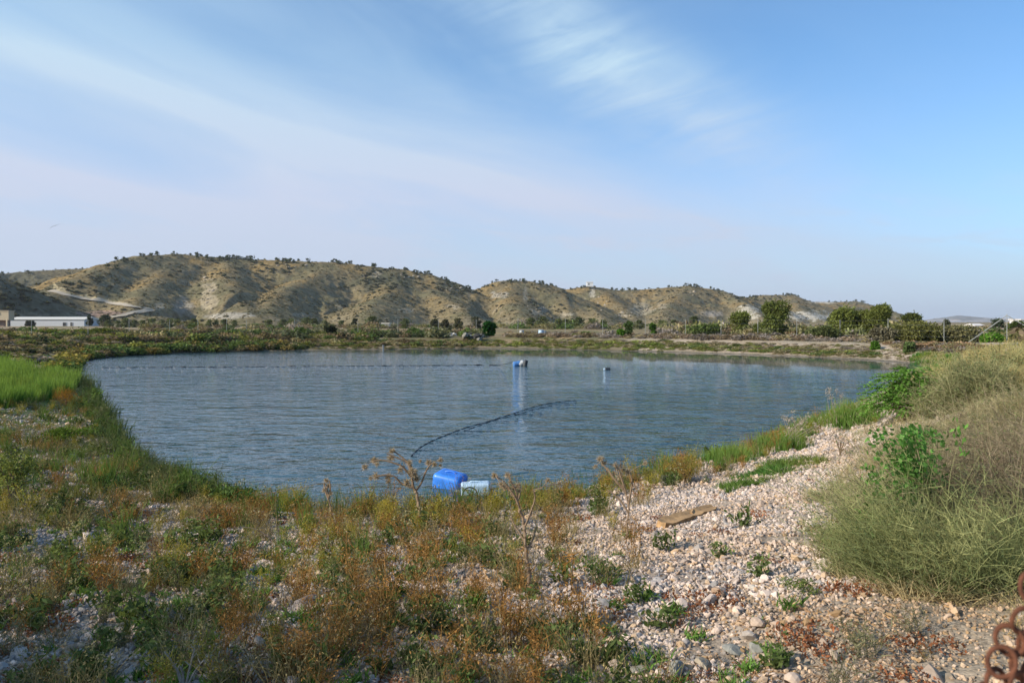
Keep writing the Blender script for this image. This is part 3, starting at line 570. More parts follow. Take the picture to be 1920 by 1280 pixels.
# ------------------------------------------------------------------ plant prototypes
def stems_geo(r, n, h, spread, w, col, col2, bend=0.25, seg=3):
    base = np.c_[r.normal(0, 0.02, (n, 2)), np.full(n, -0.015)]; d = np.c_[r.normal(0, spread, (n, 2)), np.ones(n)]; Ln = h * r.uniform(0.5, 1.0, n)
    V, F, C = blades(base, d, Ln, w, r.uniform(0, bend, n), np.asarray(col) * r.uniform(0.7, 1.2, (n, 1)), seg, r, np.asarray(col2) * np.ones((n, 3)))
    pts = V.reshape(n, seg + 1, 2, 3).mean(2); return (V, F, C), pts
def along(pts, r, n, t0=0.2):
    k = r.integers(0, len(pts), n); t = r.uniform(t0, 1, n) * (pts.shape[1] - 1); i = np.minimum(t.astype(int), pts.shape[1] - 2); f = (t - i)[:, None]
    return pts[k, i] * (1 - f) + pts[k, i + 1] * f
def weed(kind, seed):
    r = rng(seed); g = Geo()
    if kind == 'orange':
        S_, P = stems_geo(r, 13, 0.36, 0.30, 0.006, (0.25, 0.15, 0.06), (0.29, 0.15, 0.05)); g.add(*S_)
        b = along(P, r, 60, 0.3); d = np.c_[r.normal(0, 1, (60, 2)), r.uniform(0.3, 1.6, 60)]
        T = blades(b, d, r.uniform(0.04, 0.11, 60), 0.004, 0.2, np.array([0.30, 0.15, 0.04]) * r.uniform(0.6, 1.3, (60, 1)), 1, r); g.add(*T)
        tips = T[0].reshape(60, 2, 2, 3).mean(2)[:, 1]; c = np.repeat(tips, 2, 0) + r.normal(0, 0.010, (120, 3))
        g.add(*leaves(c, 0.022, 0.008, np.array([0.31, 0.165, 0.055]) * r.uniform(0.5, 1.35, (120, 1)), r))
    elif kind == 'yellow':
        S_, P = stems_geo(r, 12, 0.38, 0.25, 0.006, (0.20, 0.19, 0.05), (0.36, 0.28, 0.06)); g.add(*S_)
        b = along(P, r, 70, 0.25); d = np.c_[r.normal(0, 1, (70, 2)), r.uniform(0.6, 2, 70)]
        T = blades(b, d, r.uniform(0.04, 0.10, 70), 0.004, 0.15, np.array([0.30, 0.26, 0.05]) * r.uniform(0.6, 1.2, (70, 1)), 1, r); g.add(*T)
        tips = T[0].reshape(70, 2, 2, 3).mean(2)[:, 1]; c = np.repeat(tips, 4, 0) + r.normal(0, 0.015, (280, 3))
        g.add(*leaves(c, 0.018, 0.008, np.array([0.36, 0.30, 0.06]) * r.uniform(0.5, 1.2, (280, 1)) * np.array([1, 1, 1]), r))
    elif kind == 'leafy':
        S_, P = stems_geo(r, 9, 0.22, 0.45, 0.006, (0.12, 0.15, 0.05), (0.13, 0.18, 0.05)); g.add(*S_)
        n = 95; g.add(*leaves(along(P, r, n, 0.1) + r.normal(0, 0.018, (n, 3)), r.uniform(0.03, 0.07, n), r.uniform(0.013, 0.026, n), np.array([0.125, 0.165, 0.055]) * r.uniform(0.5, 1.35, (n, 1)), r, 0.8))
    elif kind == 'herb':      # small bright upright rosette
        n = 46; th = r.uniform(0, 6.28, n); d = np.c_[np.cos(th) * 0.8, np.sin(th) * 0.8, r.uniform(0.4, 2.0, n)]; b = np.c_[r.normal(0, 0.03, (n, 2)), np.zeros(n) + r.uniform(0, 0.03, n)]
        g.add(*blades(b, d, r.uniform(0.04, 0.10, n), r.uniform(0.008, 0.016, n), 0.35, np.array([0.13, 0.23, 0.05]) * r.uniform(0.6, 1.3, (n, 1)), 2, r))
    elif kind == 'tuft':
        n = 60; b = np.c_[r.normal(0, 0.045, (n, 2)), np.full(n, -0.02)]; d = np.c_[r.normal(0, 0.22, (n, 2)), np.ones(n)]
        g.add(*blades(b, d, r.uniform(0.15, 0.42, n), r.uniform(0.005, 0.010, n), r.uniform(0.05, 0.3, n), np.array([0.085, 0.15, 0.035]) * r.uniform(0.6, 1.3, (n, 1)), 3, r, np.array([0.14, 0.20, 0.05]) * np.ones((n, 3))))
    elif kind == 'straw':
        n = 70; b = np.c_[r.normal(0, 0.06, (n, 2)), np.full(n, -0.02)]; d = np.c_[r.normal(0, 0.4, (n, 2)), np.ones(n)]
        g.add(*blades(b, d, r.uniform(0.12, 0.36, n), r.uniform(0.003, 0.006, n), r.uniform(0.05, 0.5, n), np.array([0.30, 0.235, 0.11]) * r.uniform(0.6, 1.2, (n, 1)), 2, r))
        c = along(np.stack([b, b + unit(d) * 0.25], 1), r, 60, 0.5); g.add(*leaves(c, 0.02, 0.006, np.array([0.38, 0.29, 0.13]) * r.uniform(0.7, 1.2, (60, 1)), r))
    elif kind == 'brush':     # grey-olive wispy
        S_, P = stems_geo(r, 26, 0.34, 0.5, 0.004, (0.15, 0.125, 0.08), (0.16, 0.155, 0.09), 0.4); g.add(*S_)
        n = 150; b = along(P, r, n, 0.2); d = np.c_[r.normal(0, 1, (n, 2)), r.uniform(0.2, 1.6, n)]
        g.add(*blades(b, d, r.uniform(0.02, 0.07, n), 0.005, 0.1, np.array([0.18, 0.17, 0.09]) * r.uniform(0.5, 1.4, (n, 1)), 1, r))
    elif kind == 'mat':       # low red-brown mat
        n = 110; a = r.uniform(0, 6.28, n); q = np.sqrt(r.uniform(0, 1, n)) * 0.13; c = np.c_[np.cos(a) * q, np.sin(a) * q, r.uniform(0.0, 0.035, n)]
        g.add(*leaves(c, 0.028, 0.012, np.array([0.24, 0.105, 0.055]) * r.uniform(0.5, 1.4, (n, 1)), r, 0.5))
    elif kind == 'bloom':     # weedy stalk with small pale heads
        S_, P = stems_geo(r, 5, 0.34, 0.30, 0.006, (0.14, 0.13, 0.05), (0.25, 0.21, 0.10)); g.add(*S_)
        n = 50; g.add(*leaves(along(P, r, n, 0.05) + r.normal(0, 0.012, (n, 3)), 0.035, 0.013, np.array([0.13, 0.16, 0.06]) * r.uniform(0.5, 1.3, (n, 1)), r))
        tp = P[:, -1]; c = np.repeat(tp, 14, 0) + r.normal(0, 0.012, (len(tp) * 14, 3)); g.add(*leaves(c, 0.016, 0.012, np.array([0.36, 0.32, 0.17]) * r.uniform(0.7, 1.1, (len(c), 1)), r))
    elif kind == 'clump':     # far-away leafy clump, unit radius
        n = 150; u = unit(r.normal(size=(n, 3))); u[:, 2] = np.abs(u[:, 2]); q = r.uniform(0.55, 1.0, n)[:, None] * (1 + 0.25 * noise(u[:, 0] * 2 + seed, u[:, 1] * 2, 3))[:, None]
        g.add(*leaves(u * q, r.uniform(0.22, 0.42, n), r.uniform(0.14, 0.26, n), np.ones((n, 3)) * r.uniform(0.55, 1.35, (n, 1)), r))
    elif kind == 'dot':       # hillside shrub, unit radius
        n = 22; u = unit(r.normal(size=(n, 3))); u[:, 2] = np.abs(u[:, 2]); g.add(*leaves(u * 0.62, r.uniform(0.7, 1.1, n), r.uniform(0.5, 0.9, n), np.ones((n, 3)) * r.uniform(0.7, 1.25, (n, 1)), r))
    return g.merged()
KINDS = ('orange', 'yellow', 'leafy', 'herb', 'tuft', 'straw', 'brush', 'mat', 'bloom')
PROTO = {k: [weed(k, 100 + 17 * i + 3 * j) for j in range(5)] for i, k in enumerate(KINDS)}
CLUMP = [weed('clump', 500 + j) for j in range(6)]; DOT = [weed('dot', 600 + j) for j in range(4)]

def pick_px(r, n, dens):
    """candidate image rows/columns accepted by a density map, dropped on to the real bank"""
    X = []; Y = []
    while sum(map(len, X)) < n:
        a = r.uniform(-40, 1960, 4000); b = 640 + r.uniform(0, 1, 4000)**1.0 * 680; k = r.uniform(size=4000) < dens(a, b); X.append(a[k]); Y.append(b[k])
    return np.concatenate(X)[:n], np.concatenate(Y)[:n]
NEAR_SPEC = {}
def near_weeds():
    r = rng(77)
    def F(px, py, seed, s=90.): return 2.2 * fbm(px / s, py / s * 1.8, seed, 3) - 0.10
    left = lambda px, py: 1 - ss(px, 250, 520)
    shore_y = lambda px: np.interp(px, [0, 200, 262, 350, 450, 650, 850, 1050, 1200, 1300, 1400, 1480, 1570, 1640], [700, 790, 862, 908, 930, 955, 948, 925, 888, 862, 840, 803, 770, 740])
    def base(px, py):
        return weed_zone(px, py) * ss(py, shore_y(px) - 4, shore_y(px) + 6) * np.interp(py, [950, 1060, 1180, 1280], [1.0, 0.7, 0.30, 0.25])
    mid = lambda a, b: ss(a, 600, 760) * (1 - ss(a, 1080, 1280)) * ss(b, 980, 1020) * 0.55 * ss(F(a, b, 33, 60.), -0.2, 0.4)
    fringe = lambda a, b: ss(a, 950, 1050) * (1 - ss(a, 1600, 1680)) * np.exp(-((b - shore_y(a) - 22) / 20.)**2)
    spec = {
     'orange': (250, lambda a, b: 0.45 * mid(a, b) + 0.5 * fringe(a, b) + base(a, b) * ss(F(a, b, 1), -0.25, 0.3) * (0.35 + 0.65 * ss(a, 250, 600)) * (1 - 0.55 * ss(a, 900, 1200)), 0.85),
     'yellow': (180, lambda a, b: 0.7 * fringe(a, b) + base(a, b) * ss(F(a, b, 2), 0.0, 0.35) * (0.5 * (1 - ss(b - shore_y(a), 40, 130)) + 0.25 + 0.4 * (a < 300) * (b < 950)), 0.62),
     'leafy': (360, lambda a, b: 0.6 * mid(a, b) + 0.6 * fringe(a, b) + base(a, b) * ss(F(a, b, 3), -0.15, 0.3) * (0.5 + 0.5 * left(a, b)) + 0.006 * ss(a, 1000, 1200) * (1 - ss(a, 1500, 1600)) * (b > 880), 0.95),
     'herb': (420, lambda a, b: 0.3 * base(a, b) + 0.3 * mid(a, b) + 0.09 * (b > 1120) * (a < 1500) * ss(F(a, b, 4, 60.), 0.0, 0.3), 0.75),
     'tuft': (150, lambda a, b: base(a, b) * (np.exp(-((b - shore_y(a) - 8) / 22.)**2) + 0.02 + 0.35 * (a < 420) * (b < 930) * ss(F(a, b, 5), -0.2, 0.2)), 0.8),
     'straw': (250, lambda a, b: 0.5 * mid(a, b) + 0.5 * fringe(a, b) + base(a, b) * ss(F(a, b, 6), 0.0, 0.4) * 0.8 + 0.02 * (a > 1500) * (b > 1000), 0.9),
     'brush': (160, lambda a, b: base(a, b) * ss(F(a, b, 7), -0.05, 0.35) * (0.25 + 0.9 * left(a, b)) + 0.012 * ss(a, 1400, 1560) * (b > 1090), 0.72),
     'mat': (260, lambda a, b: base(a, b) * 0.25 + 0.30 * ss(F(a, b, 8, 70.), 0.12, 0.34) * (b > 860) * (a < 1760), 0.8),
     'bloom': (80, lambda a, b: base(a, b) * ss(F(a, b, 9), -0.1, 0.3), 0.75)}
    gl = Geo(); gd = Geo(); single = {k: [] for k in spec}
    for kd, (n, dens, sc0) in spec.items():
        px, py = pick_px(r, n, dens); P = ats(px, py); k = (P[:, 1] < 60) & (P[:, 2] > 0.02); P = P[k]
        D = P[:, 1]; sc = sc0 * np.exp(r.normal(0, 0.28, len(P))) * (1 + 0.3 * ss(D, 12, 30)); sc = np.minimum(sc, 0.55 + 0.12 * D)
        rot = r.uniform(0, 6.28, len(P)); kk = r.integers(0, 5, len(P)); tint = r.uniform(0.75, 1.2, (len(P), 1)) * np.ones(3)
        # the most prominent plants stay things of their own
        prom = sc / D; nm = {'orange': 30, 'leafy': 22, 'yellow': 16, 'tuft': 14, 'herb': 12, 'bloom': 14, 'brush': 12, 'straw': 0, 'mat': 0}[kd]
        order = np.argsort(-prom)[:nm]; isS = np.zeros(len(P), bool); isS[order] = True
        for i in order: single[kd].append((P[i], rot[i], sc[i], kk[i]))
        g = gl if kd in ('leafy', 'herb', 'tuft', 'yellow') else gd
        if kd == 'mat': tint = tint * np.array([1.1, 1.0, 0.9])
        for j in range(5):
            m_ = (kk == j) & ~isS
            if m_.any(): g.add(*scatter(PROTO[kd][j], P[m_], rot[m_], sc[m_], tint[m_]))
    tag(gobj('ground_cover', gl, LEAF), 'green and yellow low weeds growing through the gravel of the near bank', 'weeds', kind='stuff')
    tag(gobj('dry_weeds', gd, DRY), 'dry orange and straw coloured weeds covering the near bank', 'weeds', kind='stuff')
    nmz = {'orange': ('dry_weed', 'dry orange-brown branching weed standing in the gravel of the near bank', 'weed', 'dry orange weeds on the near bank', DRY),
           'yellow': ('yellow_weed', 'yellow-green feathery weed growing on the near bank', 'weed', 'yellow-green weeds on the near bank', LEAF),
           'leafy': ('leafy_weed', 'green leafy weed sprawling over the near bank gravel', 'weed', 'green leafy weeds on the near bank', LEAF),
           'herb': ('herb', 'small bright green rosette of pointed leaves among the stones', 'herb', 'small green rosettes in the gravel', LEAF),
           'tuft': ('grass_tuft', 'green tuft of upright grass near the water edge', 'grass tuft', 'green grass tufts on the near shore', LEAF),
           'bloom': ('flowering_weed', 'weed with small pale cream heads on thin stalks on the near bank', 'weed', 'pale-headed weeds on the near bank', LEAF),
           'brush': ('wispy_weed', 'grey-olive wispy twiggy weed on the near bank', 'weed', 'grey wispy weeds on the near bank', DRY)}
    for kd, lst in single.items():
        if not lst: continue
        name, lab, cat, grp, mt = nmz[kd]; mes = [mesh(name, *PROTO[kd][j]) for j in range(5)]
        for P, ro, sc, j in lst: tag(link(name, mes[j], mt, loc=P, rotz=float(ro), scale=float(sc)), lab, cat, grp)
near_weeds()

def tall_weeds():
    r = rng(210); g_ = [('orange', 'tall dry orange-brown stalky weed at the near water edge', DRY), ('yellow', 'tall yellow-green feathery weed at the near water edge', LEAF), ('straw', 'tall straw coloured grass clump at the near water edge', DRY), ('bloom', 'tall pale-headed weed at the near water edge', DRY)]
    mes = {k: [mesh('tall_weed', *PROTO[k][j]) for j in range(5)] for k, _, _ in g_}
    px = np.r_[r.uniform(430, 1300, 64), r.uniform(560, 1060, 26)]; sy = np.interp(px, [450, 650, 850, 1050, 1200, 1300], [930, 955, 948, 925, 888, 862]); py = sy + np.abs(r.normal(12, 26, len(px))) + 6; P = ats(px, py)
    for i in range(len(px)):
        k, lab, mt = g_[r.choice(4, p=[.42, .3, .13, .15])]; tag(link('tall_weed', mes[k][r.integers(0, 5)], mt, loc=P[i], rotz=float(r.uniform(0, 6)), scale=float(r.uniform(0.85, 1.35))), lab, 'weed', lab.replace('tall', 'the tall').replace('weed', 'weeds').replace('clump', 'clumps'))
tall_weeds()
def litter():
    r = rng(211); n = 9000; px = r.uniform(300, 1700, n); py = r.uniform(900, 1290, n); P = ats(px, py); f = fbm(P[:, 0] * 1.2, P[:, 1] * 1.2, 213, 3); P = P[f > -0.05]; n = len(P); P[:, 2] += r.uniform(0.012, 0.03, n)
    ax = np.c_[r.normal(0, 1, (n, 2)), r.normal(0, .2, n)]; g = Geo().add(*blades(P, ax, r.uniform(0.015, 0.07, n), r.uniform(0.002, 0.007, n), 0.2, np.array([0.24, 0.14, 0.075]) * r.uniform(.5, 1.5, (n, 1)), 1, r))
    tag(gobj('plant_litter', g, DRY), 'brown dry plant litter caught between the stones of the near bank', 'litter', kind='stuff')
litter()
# ------------------------------------------------------------------ left bank: reeds at the water edge, green grass patch, bushes
def strip_blades(name, label, cat, pts_fn, n, h, w, col, seed, bend=0.2, spread=0.18, mat=None, tip=None, seg=2):
    r = rng(seed); px, py = pts_fn(r, n); P = ats(px, py); P = P[P[:, 2] > -0.25]; m = len(P); P[:, 2] -= 0.02
    hn = fbm(P[:, 0] * 1.1, P[:, 1] * 0.8, seed, 3); k_ = r.uniform(size=m) < 0.55 + 1.3 * hn; P = P[k_]; hn = hn[k_]; m = len(P); h = h * np.clip(0.85 + 0.9 * hn, 0.35, 1.5); cn = fbm(P[:, 0] * 0.7 + 9, P[:, 1] * 0.7, seed + 5, 2)[:, None]
    col = np.asarray(col) * (1 + cn * np.array([0.9, 0.15, 0.3]))
    d = np.c_[r.normal(0, spread, (m, 2)), np.ones(m)]
    ww = w * (1 + P[:, 1] / 18.0)
    g = Geo().add(*blades(P, d, h * r.uniform(0.5, 1.1, m), ww, r.uniform(0, bend, m), np.asarray(col) * r.uniform(0.55, 1.3, (m, 1)), seg, r, None if tip is None else np.asarray(tip) * np.ones((m, 3))))
    return tag(gobj(name, g, mat or LEAF), label, cat, kind='stuff')
def poly_px(poly):
    P = np.array(poly, float)
    def f(r, n):
        out = [];
        while sum(map(len, out)) < n:
            q = np.c_[r.uniform(P[:, 0].min(), P[:, 0].max(), n), r.uniform(P[:, 1].min(), P[:, 1].max(), n)]; ins = np.zeros(n, bool)
            for i in range(len(P)):
                A, B = P[i], P[(i + 1) % len(P)]; c = (A[1] > q[:, 1]) != (B[1] > q[:, 1])
                with np.errstate(divide='ignore', invalid='ignore'): ins ^= c & (q[:, 0] < (B[0] - A[0]) * (q[:, 1] - A[1]) / (B[1] - A[1] + 1e-9) + A[0])
            out.append(q[ins])
        q = np.concatenate(out)[:n]; return q[:, 0], q[:, 1]
    return f
def line_px(pts, sx, sy):
    P = np.array(pts, float); cl = np.r_[0, np.cumsum(np.hypot(*np.diff(P, axis=0).T))]
    def f(r, n):
        t = r.uniform(0, cl[-1], n); sc = 1.0; return np.interp(t, cl, P[:, 0]) + r.normal(0, sx, n), np.interp(t, cl, P[:, 1]) + r.normal(0, sy, n)
    return f
strip_blades('tall_grass', 'bright green tall grass patch on the left bank behind the orange bush', 'grass', poly_px([(-40, 690), (60, 690), (112, 702), (150, 716), (140, 735), (60, 760), (-40, 775)]), 26000, 0.55, 0.010, (0.115, 0.17, 0.04), 31, 0.25, 0.15, tip=(0.20, 0.30, 0.06))
strip_blades('shore_reeds', 'dark green reeds lining the left water edge of the pond', 'reeds', line_px([(150, 690), (175, 740), (200, 790), (235, 850), (275, 880), (350, 915)], 11, 7), 5200, 0.36, 0.011, (0.060, 0.095, 0.035), 32, 0.35, 0.4, tip=(0.10, 0.13, 0.05))
def left_edge():
    r = rng(55); f = line_px([(140, 680), (165, 740), (190, 790), (225, 850), (262, 880), (330, 915), (450, 940)], 26, 12); px, py = f(r, 260); P = ats(px, py); P = P[P[:, 2] > 0.0]; g = Geo(); kk = r.integers(0, 5, len(P)); sc = r.uniform(.7, 1.5, len(P)) * (1 + P[:, 1] / 40)
    for j in range(5):
        m_ = kk == j; g.add(*scatter(PROTO['leafy' if j < 3 else 'brush'][j], P[m_], r.uniform(0, 6, m_.sum()), sc[m_], np.array([.62, .72, .62]) * r.uniform(.8, 1.5, (m_.sum(), 1))))
    tag(gobj('edge_weeds', g, LEAF), 'dark leafy weeds crowding the left water edge of the pond', 'weeds', kind='stuff')
left_edge()
strip_blades('water_grass', 'thin green grass standing in the shallow water along the near shore', 'grass', line_px([(270, 885), (350, 912), (450, 934), (650, 957), (850, 950), (1050, 928), (1200, 892), (1300, 864)], 14, 5), 3600, 0.30, 0.006, (0.075, 0.14, 0.03), 33, 0.2, 0.18)
strip_blades('bank_grass', 'bright green grass fringing the right hand shore', 'grass', line_px([(1230, 890), (1310, 872), (1400, 850), (1480, 815), (1560, 785), (1620, 765)], 14, 5), 7000, 0.26, 0.008, (0.12, 0.20, 0.035), 34, 0.3, 0.3, tip=(0.2, 0.26, 0.06))
strip_blades('green_mat', 'low green grass mat across the gravel below the right hand shore', 'grass', poly_px([(1340, 905), (1400, 875), (1500, 855), (1560, 862), (1500, 885), (1430, 905), (1360, 925)]), 9000, 0.13, 0.008, (0.15, 0.21, 0.05), 35, 0.6, 0.8)
strip_blades('dry_crest_grass', 'yellow dry grass along the crest of the right hand bank', 'grass', poly_px([(1740, 668), (1800, 655), (1990, 640), (1990, 740), (1880, 735), (1800, 745), (1700, 760), (1690, 705)]), 30000, 0.36, 0.008, (0.30, 0.26, 0.10), 36, 0.5, 0.45, DRY, tip=(0.40, 0.34, 0.15))
strip_blades('crest_green_grass', 'green grass near the far right corner of the pond', 'grass', poly_px([(1700, 668), (1760, 660), (1800, 668), (1790, 700), (1720, 705)]), 6000, 0.30, 0.01, (0.13, 0.22, 0.04), 37, 0.3, 0.3)
strip_blades('dry_bank_grass', 'thin dry grass spread over the right bank around the big bushes', 'grass', poly_px([(1560, 1090), (1540, 960), (1580, 850), (1620, 790), (1760, 770), (1990, 760), (1990, 1150), (1700, 1130)]), 34000, 0.30, 0.0045, (0.30, 0.27, 0.13), 38, 0.7, 0.8, DRY, tip=(0.42, 0.36, 0.20))
strip_blades('left_scrub_grass', 'mixed brown and olive grass on the left bank', 'grass', poly_px([(-40, 770), (90, 745), (150, 740), (230, 870), (300, 930), (-40, 960)]), 9000, 0.22, 0.008, (0.16, 0.15, 0.05), 39, 0.4, 0.5)

def leaf_bush(name, label, cat, p, rx, rz, n, lsize, col, seed, trunk=True, lasp=0.5, mat=None, group=None, lumps=7, thin=0.55, stemcol=(0.16, 0.11, 0.07)):
    """crown made of leaf clumps on real twigs"""
    r = rng(seed); e = empty(name, p, label, cat, group)
    c = np.c_[r.uniform(-1, 1, (lumps, 2)) * rx * 0.55, r.uniform(0.30, 0.78, lumps) * rz * 1.0]; c[0] = (0, 0, rz * 0.55); rad = r.uniform(0.35, 0.6, lumps)
    k = r.integers(0, lumps, n); u = unit(r.normal(size=(n, 3))); q = r.uniform(thin, 1, n)[:, None]; q *= (1 + 0.22 * noise(u[:, 0] * 3 + k, u[:, 1] * 3 + u[:, 2] * 2, seed))[:, None]
    pos = c[k] + u * q * rad[k][:, None] * np.array([rx, rx, rz * 0.62]); pos[:, 2] = np.maximum(pos[:, 2], 0.02)
    cc = np.asarray(col) * r.uniform(0.55, 1.35, (n, 1)) * r.uniform(0.8, 1.2, (lumps, 1))[k]
    g = Geo().add(*leaves(pos, lsize * r.uniform(0.7, 1.4, n), lsize * lasp * r.uniform(0.7, 1.3, n), cc, r, 0.3))
    gobj('crown', g, mat or LEAF, e)
    if trunk:
        t = Geo(); t.add(*tube([(0, 0, -0.1), (0.02 * rx, 0.03 * rx, rz * 0.25), (0.05 * rx, 0, rz * 0.5)], [rz * 0.035, rz * 0.028, rz * 0.018], 6, stemcol))
        for i in range(lumps):
            m_ = (np.array([0, 0, rz * 0.18]) + c[i]) / 2 + r.normal(0, 0.04 * rx, 3); t.add(*tube([(0, 0, rz * 0.12), m_, c[i]], [rz * 0.02, rz * 0.014, rz * 0.006], 5, stemcol))
        gobj('trunk', t, BARK, e)
    return e
leaf_bush('orange_bush', 'rusty orange feathery bush at the edge of the bright green grass on the left bank', 'bush', at(122, 768), 0.52, 0.62, 2600, 0.035, (0.34, 0.17, 0.035), 41, lasp=0.3, mat=DRY)
leaf_bush('pale_leafy_bush', 'pale yellow-green leafy bush at the left edge beside the near bank', 'bush', at(22, 950), 0.36, 0.72, 1500, 0.042, (0.19, 0.22, 0.065), 42)
leaf_bush('green_bank_bush', 'low mid green bush below the orange bush on the left bank', 'bush', at(120, 830), 0.55, 0.34, 1600, 0.045, (0.11, 0.17, 0.03), 43)
leaf_bush('straw_bush', 'straw coloured bushy weed left of the water on the near bank', 'bush', at(390, 985), 0.42, 0.36, 1900, 0.024, (0.30, 0.22, 0.10), 44, mat=DRY, lasp=0.3)
leaf_bush('yellow_shore_bush', 'yellow feathery bush just left of the foot of the tallest bent thistle', 'bush', at(722, 985), 0.24, 0.34, 1500, 0.022, (0.40, 0.31, 0.05), 45, lasp=0.35)
leaf_bush('golden_bush', 'golden yellow bush in the gravel right of the bent thistle foot', 'bush', at(880, 1035), 0.17, 0.26, 800, 0.020, (0.36, 0.27, 0.05), 46, lasp=0.35)
leaf_bush('dark_low_bush', 'dark green low weed lying right of the middle thistle', 'bush', at(1120, 1082), 0.22, 0.12, 800, 0.026, (0.10, 0.155, 0.04), 47, lasp=0.35)
leaf_bush('clover_patch', 'green clover-like patch on gravel below the middle thistle to the left', 'weed', at(885, 1145), 0.15, 0.10, 520, 0.024, (0.10, 0.17, 0.035), 48, trunk=False, lasp=0.6)
leaf_bush('brown_twig_bush', 'brown dried twiggy bush on gravel between the reeds and the dry grass', 'bush', at(1575, 855), 0.34, 0.42, 900, 0.024, (0.24, 0.155, 0.08), 49, mat=DRY, lasp=0.2)
leaf_bush('brown_orange_shore_bush', 'orange-topped bush on the shore right of the rightmost thistle', 'bush', at(1285, 905), 0.32, 0.44, 1500, 0.024, (0.30, 0.19, 0.06), 50, mat=DRY, lasp=0.3)
leaf_bush('low_green_weed', 'low green weed on the gravel near the foot of the large dry bush', 'weed', at(1495, 1112), 0.17, 0.09, 520, 0.018, (0.14, 0.18, 0.05), 51, trunk=False, lasp=0.4)
leaf_bush('olive_weed', 'grey-olive weed on the bare soil at the lower right', 'weed', at(1608, 1205), 0.14, 0.10, 560, 0.014, (0.15, 0.15, 0.07), 52, trunk=False, lasp=0.3)
for i, (px, py, rx, rz, col) in enumerate([(300, 925, .20, .26, (0.07, 0.13, .03)), (455, 950, .14, .22, (0.08, .15, .03)), (655, 985, .16, .24, (0.09, .15, .04)), (1120, 935, .22, .26, (0.15, .19, .05)), (1215, 905, .20, .30, (.20, .19, .06)), (1350, 885, .2, .22, (.12, .19, .04)), (1020, 965, .28, .36, (.27, .21, .06)), (560, 965, .18, .3, (.08, .14, .03))]):
    leaf_bush('shore_bush', ['dark green bush at the left corner of the near shore', 'small green bush in the near shore shallows, left part', 'grey-green bush left of the yellow shore bush', 'pale green bush on the shore behind the rightmost thistle',
        'olive-yellow bush by the shore right of the rightmost thistle', 'bright green bush where the right shore grass begins', 'orange-yellow bush behind the middle thistle', 'upright dark green bush at the near shore, above the white pipe'][i], 'bush', at(px, py), rx, rz, 900, 0.022, col, 60 + i, lasp=0.35, group='bushes along the near shore')

# big green compound-leaf bush on the right shore
def compound_bush():
    p = at(1708, 782, 8); r = rng(70); e = empty('compound_leaf_bush', p, 'big green compound-leaved bush hanging over the right shore of the pond', 'bush')
    g = Geo(); t = Geo()
    for i in range(430):
        a = r.uniform(0, 6.28); el_ = r.uniform(0.05, 1.5); q = r.uniform(0.45, 1.0); c = np.array([math.cos(a) * math.cos(el_) * 0.72, math.sin(a) * math.cos(el_) * 0.6, 0.16 + math.sin(el_) * 0.70]) * q
        d = unit(np.array([math.cos(a), math.sin(a), r.uniform(-0.4, 0.5)])); side = unit(np.cross(d, [0, 0, 1.0])); Ln = r.uniform(0.20, 0.34); n = 11
        tt = np.repeat(np.linspace(0.1, 1, n), 2); sg = np.tile([1, -1], n); ax = c + d * Ln * tt[:, None] + np.array([0, 0, -1]) * (Ln * 0.35 * tt**2)[:, None]
        cen = ax + side * (sg * 0.035)[:, None]; axis = side * sg[:, None] + d * 0.5
        cc = np.array([0.14, 0.27, 0.05]) * r.uniform(0.6, 1.3); g.add(*leaves(cen, 0.065, 0.026, cc * r.uniform(0.8, 1.2, (2 * n, 1)), r, 1.5, axis))
        if i % 4 == 0: t.add(*tube([(0, 0, -0.05), c * 0.5 + [0, 0, 0.05], c], [0.014, 0.009, 0.004], 5, (0.15, 0.12, 0.07)))
    gobj('foliage', g, LEAF, e); gobj('stem', t, BARK, e)
compound_bush()

